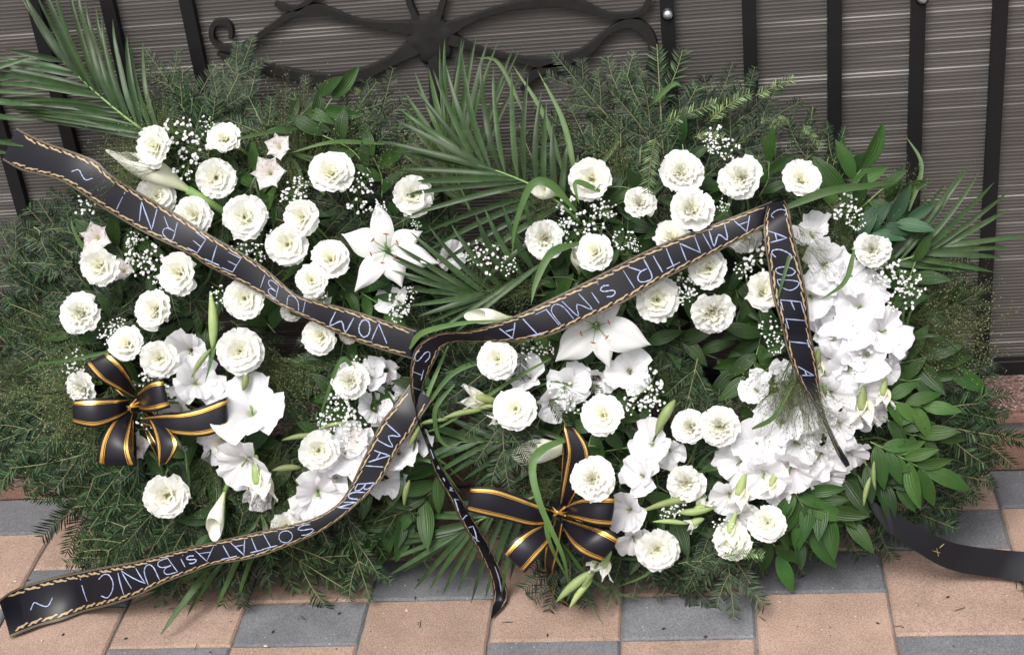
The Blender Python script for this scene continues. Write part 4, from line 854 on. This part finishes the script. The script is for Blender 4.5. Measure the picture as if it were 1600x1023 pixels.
# ---- baby's breath
for (x, y, r) in ((275, 205, 26), (300, 232, 28), (290, 260, 22), (320, 195, 14), (132, 322, 20), (222, 390, 26), (240, 415, 26), (215, 415, 20), (565, 285, 18), (560, 310, 24), (590, 325, 14), (455, 300, 24), (470, 290, 14), (620, 475, 20), (625, 490, 18), (118, 565, 18), (110, 580, 14), (170, 520, 18), (185, 508, 14), (235, 600, 24), (260, 620, 20), (230, 655, 18), (525, 640, 28), (550, 655, 24), (510, 660, 18), (560, 570, 16), (530, 625, 18), (540, 685, 14), (745, 395, 20), (770, 405, 26), (795, 415, 16), (735, 400, 14), (890, 330, 24), (920, 345, 26), (900, 365, 24), (945, 330, 20), (880, 355, 14), (885, 612, 26), (895, 630, 20), (1010, 605, 30), (1015, 625, 24), (990, 628, 20), (1120, 215, 20), (1140, 235, 18), (1110, 228, 14), (975, 372, 18), (990, 385, 12), (1180, 395, 30), (1160, 420, 16), (1075, 445, 22), (1065, 460, 16), (1320, 325, 24), (1340, 345, 14), (1385, 425, 26), (1370, 435, 18), (1415, 430, 24), (1425, 450, 20), (1410, 470, 22), (1240, 585, 22), (1230, 605, 20), (1205, 515, 20), (1210, 540, 14), (1335, 555, 26), (1345, 575, 18), (1130, 825, 18), (1055, 790, 18), (1045, 800, 14), (370, 385, 20), (425, 370, 12), (500, 470, 18), (640, 460, 14), (345, 460, 18), (400, 395, 16), (830, 545, 18), (855, 545, 12), (650, 350, 10), (1095, 340, 12), (1130, 320, 12), (205, 375, 14), (250, 440, 12)):
    i = rnd.randrange(6); p = pt(x, y, .125); link('babys_breath', BRE[i], WR if x > 700 else WL, frame(p, nz(rnd.uniform(-.3, .3), rnd.uniform(-.3, .3)), rnd.uniform(0, 6), r*mpp(x, y)/.03))

# ================================================================== RIBBONS
class Strip:
    """a ribbon between two edges; A is where the letters stand, B where they reach"""
    def __init__(s, A, B, hA, hB, n=150, wav=0.):
        def res(P, H):
            C = catmull([np.array((p[0], p[1], 0)) for p in P], 10); L = np.r_[0, np.cumsum([np.linalg.norm(b_-a) for a, b_ in zip(C, C[1:])])]
            t = np.linspace(0, 1, n); X = np.interp(t*L[-1], L, [c[0] for c in C]); Y = np.interp(t*L[-1], L, [c[1] for c in C]); Hh = np.interp(t, [q[0] for q in H], [q[1] for q in H]); return X, Y, Hh
        s.n = n; s.XA, s.YA, HA = res(A, hA); s.XB, s.YB, HB = res(B, hB)
        s.px = np.stack([(s.XA+s.XB)/2, (s.YA+s.YB)/2], 1)
        k = np.ones(9)/9; HA = np.convolve(np.pad(HA, 4, 'edge'), k, 'valid'); HB = np.convolve(np.pad(HB, 4, 'edge'), k, 'valid')
        s.A = np.array([pt(x, y, h, .006) for x, y, h in zip(s.XA, s.YA, HA)]); s.B = np.array([pt(x, y, h, .006) for x, y, h in zip(s.XB, s.YB, HB)])
        s.wav = wav; s.bulge = .05
        d = np.diff((s.A+s.B)/2, axis=0); s.len = np.r_[0, np.cumsum(np.linalg.norm(d, axis=1))]
    def P(s, u, t, off=0.):
        """u in samples, t across 0..1"""
        u = min(max(u, 0), s.n-1.001); i = int(u); f = u-i
        a = s.A[i]*(1-f)+s.A[i+1]*f; b_ = s.B[i]*(1-f)+s.B[i+1]*f; tg = (s.A[i+1]+s.B[i+1]-s.A[i]-s.B[i]); w = b_-a; nn = np.cross(tg, w); nn /= np.linalg.norm(nn)+1e-12
        if nn@NRM < 0: nn = -nn
        W = np.linalg.norm(w); q = a+w*t+nn*(s.bulge*W*(4*t*(1-t))*(.6+.4*math.sin(u*.11))+s.wav*math.sin(u*.16)*(t-.5)+off); return q
    def build(s, name, mat, parent=None, origin=None, m=7):
        b = MB(); G = [[s.P(i, j/m) for j in range(m+1)] for i in range(s.n)]; b.grid(G)
        K = [[s.P(i, j/m, -.0005) for j in range(m+1)] for i in range(s.n)]; b.grid([r_[::-1] for r_ in K]); 
        return b.world(name, mat, parent, origin=s.P(s.n/2, .5))
    def at(s, x, y):
        d = (s.px[:, 0]-x)**2+(s.px[:, 1]-y)**2; i = int(d.argmin()); a = np.array((s.XA[i], s.YA[i])); b_ = np.array((s.XB[i], s.YB[i])); w = b_-a; return i, float(((np.array((x, y))-a)@w)/(w@w))
    def stroke(s, b, pl, w=.0011, off=.0007):
        """pl: (u, t) polyline"""
        Q = []
        for (u0, t0), (u1, t1) in zip(pl, pl[1:]):
            k = max(2, int(max(abs(u1-u0)/1.2, abs(t1-t0)*8))); Q += [(u0+(u1-u0)*i/k, t0+(t1-t0)*i/k) for i in range(k)]
        Q.append(pl[-1]); C = [s.P(u, t, off) for u, t in Q]; n = len(C); rows = []
        for i, p in enumerate(C):
            tg = C[min(i+1, n-1)]-C[max(i-1, 0)]; tg /= np.linalg.norm(tg)+1e-12; sd_ = np.cross(tg, NRM); sd_ /= np.linalg.norm(sd_)+1e-12; ww = w*(1+.25*math.sin(i*1.7+u0))*(.7 if i in (0, n-1) else 1)
            nn = np.cross(sd_, tg); nn = nn if nn@NRM > 0 else -nn
            rows.append([p-sd_*ww-nn*.0004, p-sd_*ww*.5+nn*.0004, p+sd_*ww*.5+nn*.0004, p+sd_*ww-nn*.0004])
        b.grid(rows)
    def trims(s, parent, u0=0, u1=None, motif=True):
        u1 = u1 or s.n-1
        for t0, sg in ((0, 1), (1, -1)):
            b = MB(); us = np.linspace(u0, u1, int((u1-u0)*3)); f = lambda t: t0+sg*t
            for k, (ta, tb) in enumerate(((.010, .022), (.034, .056))):
                b.quadstrip([s.P(u, f(ta), .0005) for u in us], [s.P(u, f(tb if k == 0 or (i % 3) else ta+.01), .0005) for i, u in enumerate(us)])
            b.world('gold_cord', M_CORD, parent, origin=s.P(s.n/2, t0))
            if not motif: continue
            b = MB(); L = np.interp([u0, u1], range(s.n), s.len); pos = L[0]+.012; inv = lambda d: float(np.interp(d, s.len, range(s.n)))
            while pos < L[1]-.03:
                top = []; bot = []
                for i in range(11):
                    v = i/10; c = .150-.050*v+.012*math.sin(v*12.); w = .027*math.sin(math.pi*min(.97, v*.92+.04))**.6*(1+.3*math.sin(v*18))
                    u = inv(pos+v*.0275); top.append(s.P(u, f(c-w), .0005)); bot.append(s.P(u, f(c+w), .0005))
                b.quadstrip(top, bot); pos += .0262
            b.world('gold_leaf_border', M_TRIM, parent, origin=s.P(s.n/2, t0))
GL = {'V': [[(0, 1), (.5, 0), (1, 1)]], 'O': [[(.5, 1), (.12, .8), (.02, .45), (.2, .1), (.5, 0), (.8, .1), (.98, .45), (.88, .8), (.5, 1)]], 'M': [[(0, 0), (.06, 1), (.5, .45), (.94, 1), (1, 0)]], 'I': [[(.5, 0), (.5, 1)]], 'U': [[(0, 1), (.03, .3), (.3, 0), (.65, .02), (.95, .3), (1, 1)]],
      'B': [[(0, 0), (0, 1)], [(0, 1), (.7, .95), (.85, .75), (.6, .55), (.1, .5), (.8, .45), (1, .22), (.7, .02), (0, 0)]], 'E': [[(.95, 1), (.05, 1), (0, 0), (.95, 0)], [(0, .52), (.75, .55)]], 'T': [[(0, 1), (1, 1)], [(.5, 1), (.5, 0)]], 'R': [[(0, 0), (.05, 1), (.75, .95), (.85, .7), (.55, .5), (.08, .5)], [(.45, .5), (1, 0)]],
      'N': [[(0, 0), (0, 1), (1, 0), (1, 1)]], '!': [[(.5, 1), (.5, .30)], [(.5, .07), (.5, .0)]], '~': [[(0, .35), (.25, .62), (.5, .52), (.75, .36), (1, .60)]], 'A': [[(0, 0), (.5, 1), (1, 0)], [(.2, .36), (.8, .36)]], 'S': [[(.95, .85), (.6, 1), (.15, .88), (.15, .62), (.75, .42), (.9, .18), (.5, 0), (.05, .15)]],
      'L': [[(0, 1), (0, 0), (.95, 0)]], 'C': [[(.95, .85), (.5, 1), (.1, .75), (0, .4), (.25, .06), (.65, 0), (1, .15)]], 'D': [[(0, 0), (0, 1), (.6, .9), (.98, .5), (.6, .08), (0, 0)]], '.': [[(.5, -.12), (.4, -.24)]]}
def write(s, par, items, t0=.21, t1=.80, w=.0010):
    for it in items:
        ch, cx, cy, wd = it[:4]; lo, hi = (it[4], it[5]) if len(it) > 4 else (t0, t1)
        i, _ = s.at(cx, cy); dpx = np.linalg.norm(s.px[min(i+2, s.n-1)]-s.px[max(i-2, 0)])/4+1e-6; half = wd/2/dpx
        b = MB(); sk = rnd.uniform(-.25, .25); dy_ = rnd.uniform(-.07, .07); ww_ = rnd.uniform(.65, 1.05)
        for k, pl in enumerate(GL[ch]):
            j = lambda: rnd.uniform(-.06, .06)
            if len(pl) > 4 or ch == 'U': pl = [tuple(q) for q in catmull(pl, 3)]
            s.stroke(b, [(i-half+2*half*(x+(j() if len(pl) < 5 else 0)+sk*(y-.5)), lo+(hi-lo)*(y+(j() if len(pl) < 5 else 0)+dy_)) for x, y in pl], w*ww_)
        b.world('letter', M_GLUE, par)
def ribbon(name, label, cat, s, items, mat=M_SATIN, trims=(0, None), extra=(), group=None, t0=.21, t1=.80, w=.0010, motif=True):
    o = s.build(name, mat); tag(o, label, cat, group)
    if trims: s.trims(o, *trims, motif=motif)
    write(s, o, items, t0, t1, w)
    for pl in extra: b = MB(); s.stroke(b, [s.at(x, y) for x, y in pl], w); b.world('pen_stroke', M_GLUE, o)
    return o
GR = 'inscribed black funeral ribbons'
# upper left ribbon, read from its right end, upside down
A = [(650, 516), (644, 514), (547, 483), (484, 467), (457, 456), (412, 417), (379, 395), (322, 363), (276, 334), (202, 291), (170, 270), (149, 251), (106, 234), (74, 223), (42, 208), (28, 200)]
B = [(646, 560), (637, 559), (547, 530), (480, 498), (435, 476), (412, 462), (367, 438), (322, 415), (297, 398), (234, 368), (202, 351), (159, 325), (127, 302), (96, 283), (64, 274), (32, 266), (3, 250)]
S1 = Strip(A, B, [(0, .135), (.1, .145), (.85, .145), (1, .11)], [(0, .135), (.1, .145), (.85, .145), (1, .11)], wav=.004)
ribbon('inscribed_ribbon', 'gold-edged black ribbon lettered VOM IUBI ETERN, running down from the fence at upper left', 'ribbon', S1, [('V', 592, 520, 26), ('O', 568, 514, 18), ('M', 533, 504, 30), ('I', 476, 482, 6), ('U', 457, 470, 20), ('B', 431, 448, 18), ('I', 411, 438, 6), ('E', 362, 410, 22), ('T', 334, 396, 26), ('E', 306, 380, 20), ('R', 270, 350, 22), ('N', 236, 332, 26), ('!', 194, 306, 8), ('~', 128, 272, 34)], group=GR)
C_ = Strip([(28, 200), (18, 200), (4, 214)], [(3, 250), (-4, 246), (2, 222)], [(0, .11), (.5, .09), (1, .07)], [(0, .11), (.5, .09), (1, .07)], n=14)
# right wreath's ribbon, from the knot down to the junction, then folded and falling
A = [(1206, 314), (1176, 326), (1082, 362), (1027, 383), (959, 417), (904, 445), (849, 472), (820, 486), (780, 504), (740, 516), (700, 521), (668, 530), (648, 548), (641, 572), (642, 600), (646, 626), (653, 655), (666, 692), (678, 733), (704, 779), (723, 821), (746, 859), (765, 898), (771, 928), (767, 964)]
B = [(1204, 350), (1192, 357), (1151, 376), (1082, 414), (1027, 442), (972, 475), (917, 500), (862, 522), (835, 530), (807, 533), (760, 533), (722, 532), (698, 540), (683, 560), (671, 582), (661, 606), (656, 640), (660, 662), (673, 695), (698, 743), (723, 782), (743, 814), (769, 859), (788, 904), (793, 937), (769, 966)]
def manual_strip(A, B, hA, hB, seg, wav=.0, n=None):
    """edges given with matching control points"""
    s = Strip(A[:2], B[:2], [(0, .1), (1, .1)], [(0, .1), (1, .1)], n=4); k = len(A)
    CA = catmull([np.array((x, y, h)) for (x, y), h in zip(A, hA)], seg); CB = catmull([np.array((x, y, h)) for (x, y), h in zip(B, hB)], seg)
    s.n = len(CA); s.XA = np.array([c[0] for c in CA]); s.YA = np.array([c[1] for c in CA]); s.XB = np.array([c[0] for c in CB]); s.YB = np.array([c[1] for c in CB])
    s.px = np.stack([(s.XA+s.XB)/2, (s.YA+s.YB)/2], 1); s.A = np.array([pt(*c, .006) for c in CA]); s.B = np.array([pt(*c, .006) for c in CB]); s.wav = wav; s.bulge = .05
    d = np.diff((s.A+s.B)/2, axis=0); s.len = np.r_[0, np.cumsum(np.linalg.norm(d, axis=1))]; return s
A2 = [(1206, 314), (1176, 326), (1120, 348), (1060, 370), (1000, 396), (940, 427), (880, 457), (820, 486), (770, 506), (730, 517), (690, 520), (662, 531), (646, 549), (641, 574), (642, 602), (647, 632), (655, 662), (666, 692), (678, 733), (704, 779), (724, 821), (746, 859), (765, 898), (771, 928), (767, 964)]
B2 = [(1204, 352), (1190, 358), (1140, 384), (1084, 413), (1030, 441), (972, 474), (912, 502), (850, 527), (790, 534), (750, 534), (716, 533), (692, 542), (682, 560), (671, 582), (660, 606), (654, 634), (659, 662), (672, 694), (697, 742), (722, 782), (743, 815), (769, 859), (788, 904), (793, 937), (769, 966)]
H2 = [.14, .155, .16, .16, .16, .16, .16, .16, .155, .15, .15, .15, .15, .15, .148, .145, .14, .13, .125, .12, .11, .09, .06, .03, .01]
H2b = [.14, .155, .16, .16, .16, .16, .16, .16, .15, .135, .13, .13, .13, .125, .12, .11, .105, .10, .10, .10, .09, .07, .04, .015, .01]
S2 = manual_strip(A2, B2, H2, H2b, 9, .002)
ribbon('inscribed_ribbon', 'black ribbon lettered AMINTIRI SI MULTA with a narrow tail falling between the wreaths', 'ribbon', S2, [('A', 1160, 351, 26), ('M', 1124, 366, 26), ('I', 1103, 377, 6), ('N', 1078, 390, 26), ('T', 1047, 405, 24), ('I', 1026, 413, 6), ('R', 1003, 425, 26), ('I', 980, 437, 6), ('S', 947, 455, 18, .36, .72), ('.', 941, 452, 10, .3, .6), ('I', 932, 461, 6, .36, .72), ('M', 905, 475, 28), ('U', 876, 488, 22), ('L', 851, 498, 18), ('T', 828, 507, 22), ('A', 800, 518, 26), ('S', 665, 558, 20, .1, .7), ('T', 657, 583, 16, .1, .7), ('I', 651, 606, 6, .1, .7)],
       extra=[[(672, 700), (675, 720)], [(683, 727), (686, 733), (681, 732)], [(692, 746), (694, 752), (690, 750)], [(702, 760), (706, 762), (701, 768), (707, 768)], [(708, 782), (716, 780)], [(709, 783), (716, 800)], [(722, 812), (727, 806), (729, 803)], [(731, 824), (738, 822), (742, 834), (744, 846)], [(738, 838), (747, 846)], [(772, 884), (779, 900), (783, 922)]], group=GR)
# long lower ribbon from the junction down onto the paving
A3 = [(640, 600), (614, 635), (596, 658), (580, 690), (563, 726), (548, 757), (532, 782), (510, 799), (487, 810), (455, 819), (420, 826), (390, 833), (354, 841), (315, 850), (276, 859), (236, 870), (197, 880), (157, 890), (118, 901), (92, 910), (66, 920), (42, 930), (22, 943), (5, 960)]
B3 = [(676, 625), (656, 655), (640, 682), (624, 701), (608, 730), (590, 757), (562, 784), (534, 808), (500, 831), (470, 845), (440, 857), (405, 869), (372, 876), (330, 883), (296, 896), (256, 911), (215, 931), (170, 946), (131, 956), (98, 968), (66, 977), (45, 985), (28, 991), (16, 995)]
H3 = [.12, .13, .13, .13, .13, .13, .13, .13, .13, .13, .13, .128, .125, .12, .11, .10, .085, .065, .04, .02, .008, 0, .0, .0]
S3 = manual_strip(A3, B3, H3, H3, 8, .002); S3.A[-60:, 2] += np.linspace(0, .03, 60)
ribbon('inscribed_ribbon', 'black ribbon lettered TATA SI BUNIC, its end lying on the paving stones', 'ribbon', S3, [('M', 613, 684, 26), ('A', 596, 711, 20), ('I', 586, 730, 6), ('B', 566, 758, 14), ('U', 553, 771, 14), ('N', 538, 786, 14), ('S', 480, 828, 24), ('O', 447, 838, 22), ('T', 420, 845, 22), ('T', 396, 851, 22), ('A', 376, 857, 22), ('T', 355, 863, 26), ('A', 324, 869, 28), ('S', 299, 877, 14, .36, .68), ('.', 293, 876, 10, .3, .6), ('I', 286, 880, 5, .36, .68), ('B', 261, 887, 20), ('U', 236, 896, 18), ('N', 211, 905, 24), ('I', 188, 911, 6), ('C', 168, 916, 22), ('!', 134, 928, 7), ('~', 68, 950, 38)], group=GR)
# vertical ribbon over the gladioli
A4 = [(1200, 318), (1195, 335), (1193, 354), (1195, 386), (1201, 420), (1207, 461), (1216, 495), (1223, 520), (1233, 553), (1250, 596), (1276, 643), (1303, 693), (1324, 729)]
B4 = [(1226, 314), (1233, 330), (1237, 350), (1246, 390), (1254, 427), (1261, 468), (1266, 505), (1269, 530), (1274, 560), (1281, 603), (1294, 653), (1314, 703), (1326, 727)]
H4 = [.14, .16, .17, .175, .175, .175, .175, .17, .17, .165, .16, .15, .14]; H4b = [.14, .16, .17, .175, .17, .165, .16, .155, .15, .14, .13, .13, .135]
S4 = manual_strip(A4, B4, H4, H4b, 11, .006)
ribbon('inscribed_ribbon', 'narrow hanging black ribbon with sideways letters, tapering to a point over the white gladioli', 'ribbon', S4, [('C', 1216, 336, 10, .3, .9), ('A', 1218, 371, 20), ('C', 1222, 397, 14), ('O', 1228, 424, 14), ('D', 1232, 445, 16), ('E', 1236, 478, 18), ('L', 1240, 508, 16), ('T', 1250, 535, 14), ('A', 1264, 583, 14), ('I', 1281, 628, 4)], group=GR)
# plain ribbon running out over the stones
A5 = [(1335, 735), (1351, 768), (1374, 790), (1401, 811), (1451, 841), (1485, 856), (1518, 863), (1560, 868), (1600, 871), (1660, 875), (1740, 880)]
B5 = [(1345, 760), (1362, 797), (1384, 826), (1410, 850), (1440, 870), (1468, 886), (1500, 897), (1540, 903), (1600, 911), (1660, 918), (1740, 924)]
H5 = [.085, .09, .09, .08, .06, .04, .022, .010, 0, 0, 0]
S5 = manual_strip(A5, B5, H5, H5, 8); S5.bulge = .03; S5.B[20:, 2] += .004; S5.A[20:, 2] += .012
o5 = ribbon('plain_ribbon', 'plain matt black ribbon trailing across the paving stones at lower right', 'ribbon', S5, [], M_PLAINR, None)
b = MB(); 
for pl in ([(1458, 866), (1468, 869)], [(1462, 862), (1465, 873)], [(1468, 863), (1475, 858)]): S5.stroke(b, [S5.at(x, y) for x, y in pl], .0006)
b.world('pale_mark', M_TRIM, o5)

# ---- bows
def bow(cx, cy, label, loops, tails, hk):
    t = empty('ribbon_bow', pt(cx, cy, hk)); tag(t, label, 'bow', 'black bows with gold stripes')
    def stripes(s, o):
        for ta, tb in ((.085, .165), (.19, .208), (.792, .81), (.835, .915)):
            b = MB(); us = np.linspace(0, s.n-1, s.n*2); b.quadstrip([s.P(u, ta, .0006) for u in us], [s.P(u, tb, .0006) for u in us]); b.world('gold_stripe', M_FOIL, o)
    for A, B, h, back in loops:
        n = len(A); up = .045; ha = [h+up*math.sin(math.pi*.62*i/(n-1)) for i in range(n)]
        c = lambda p, q, f: (p[0]*(1-f)+q[0]*f, p[1]*(1-f)+q[1]*f)
        k = (cx, cy); A_ = list(A)+[c(A[-1], k, .04), c(A[-1], k, .3), c(A[-1], k, .75)]; B_ = list(B)+[c(B[-1], k, .04), c(B[-1], k, .3), c(B[-1], k, .75)]
        if not back: A_, B_ = list(A), list(B)
        H = ha+([ha[-1]-.018, h-.012, h-.018] if back else [])
        s = manual_strip(A_, B_, H, H, 7, .005); s.bulge = rnd.uniform(.04, .12); o = s.build('loop', M_SATIN, t); stripes(s, o)
    for A, B, h in tails:
        s = manual_strip(A, B, h, h, 7, .002); o = s.build('tail', M_SATIN, t); stripes(s, o)
    b = MB(); c0 = pt(cx, cy, hk+.01)
    G = []
    for i in range(13):
        a = i/12*6.283; G.append([c0+_r*math.cos(a)*w*.8+UPV*math.sin(a)*w+NRM*z for w, z in ((.013, -.03), (.012, -.01), (.010, .004), (.005, .012), (.0008, .014))])
    b.grid(G); b.world('knot', M_SATIN, t)
    for k in range(4):
        b = MB(); a = rnd.uniform(0, 6.28); d = _r*math.cos(a)+UPV*math.sin(a); e = _r*-math.sin(a)+UPV*math.cos(a)
        b.quadstrip([c0+d*x+e*.0012+NRM*z for x, z in ((-.012, .002), (-.004, .0155), (.004, .0155), (.012, .002))], [c0+d*x-e*.0012+NRM*z for x, z in ((-.012, .002), (-.004, .0155), (.004, .0155), (.012, .002))]); b.world('gold_fold', M_FOIL, t)
bow(210, 634, 'black satin bow with orange-gold stripes on the left wreath beside the gladioli', [
    ([(212, 606), (202, 585), (190, 567), (174, 553)], [(208, 622), (180, 606), (155, 592), (134, 570)], .13, 1),
    ([(200, 622), (180, 622), (150, 622), (120, 624)], [(204, 642), (180, 656), (148, 668), (116, 662)], .12, 1),
    ([(216, 612), (224, 602), (236, 594), (252, 592)], [(218, 641), (232, 643), (247, 642), (264, 637)], .14, 1),
    ([(200, 640), (176, 655), (158, 685), (151, 718)], [(208, 646), (205, 675), (205, 702), (214, 724)], .12, 1),
    ([(222, 640), (236, 664), (243, 695), (247, 724)], [(232, 634), (262, 668), (280, 694), (262, 722)], .12, 1)],
    [([(222, 652), (253, 646), (284, 643), (316, 635), (352, 621), (356, 619)], [(224, 662), (262, 676), (300, 682), (328, 680), (354, 669), (358, 667)], [.13, .15, .155, .155, .15, .12])], .13)
bow(874, 798, 'black satin bow with yellow-gold stripes below the calla, one loop standing tall', [
    ([(873, 793), (876, 765), (880, 735), (885, 704), (880, 668)], [(890, 787), (908, 755), (922, 722), (918, 695), (898, 668)], .13, 1),
    ([(866, 795), (841, 786), (803, 771), (773, 761), (741, 760)], [(860, 818), (829, 821), (788, 812), (753, 805), (730, 799)], .13, 1),
    ([(862, 815), (835, 822), (808, 839), (789, 859)], [(868, 822), (858, 848), (840, 871), (822, 892)], .12, 1),
    ([(878, 793), (903, 779), (930, 774), (957, 774)], [(880, 804), (905, 812), (930, 820), (952, 823)], .13, 1),
    ([(880, 808), (920, 818), (943, 824), (965, 836)], [(880, 824), (892, 850), (908, 866), (935, 877)], .12, 1)],
    [([(866, 812), (852, 850), (850, 883), (856, 912), (868, 935), (885, 947)], [(880, 818), (874, 860), (866, 892), (872, 905), (888, 915), (905, 930)], [.13, .11, .07, .03, .0, .0])], .13)
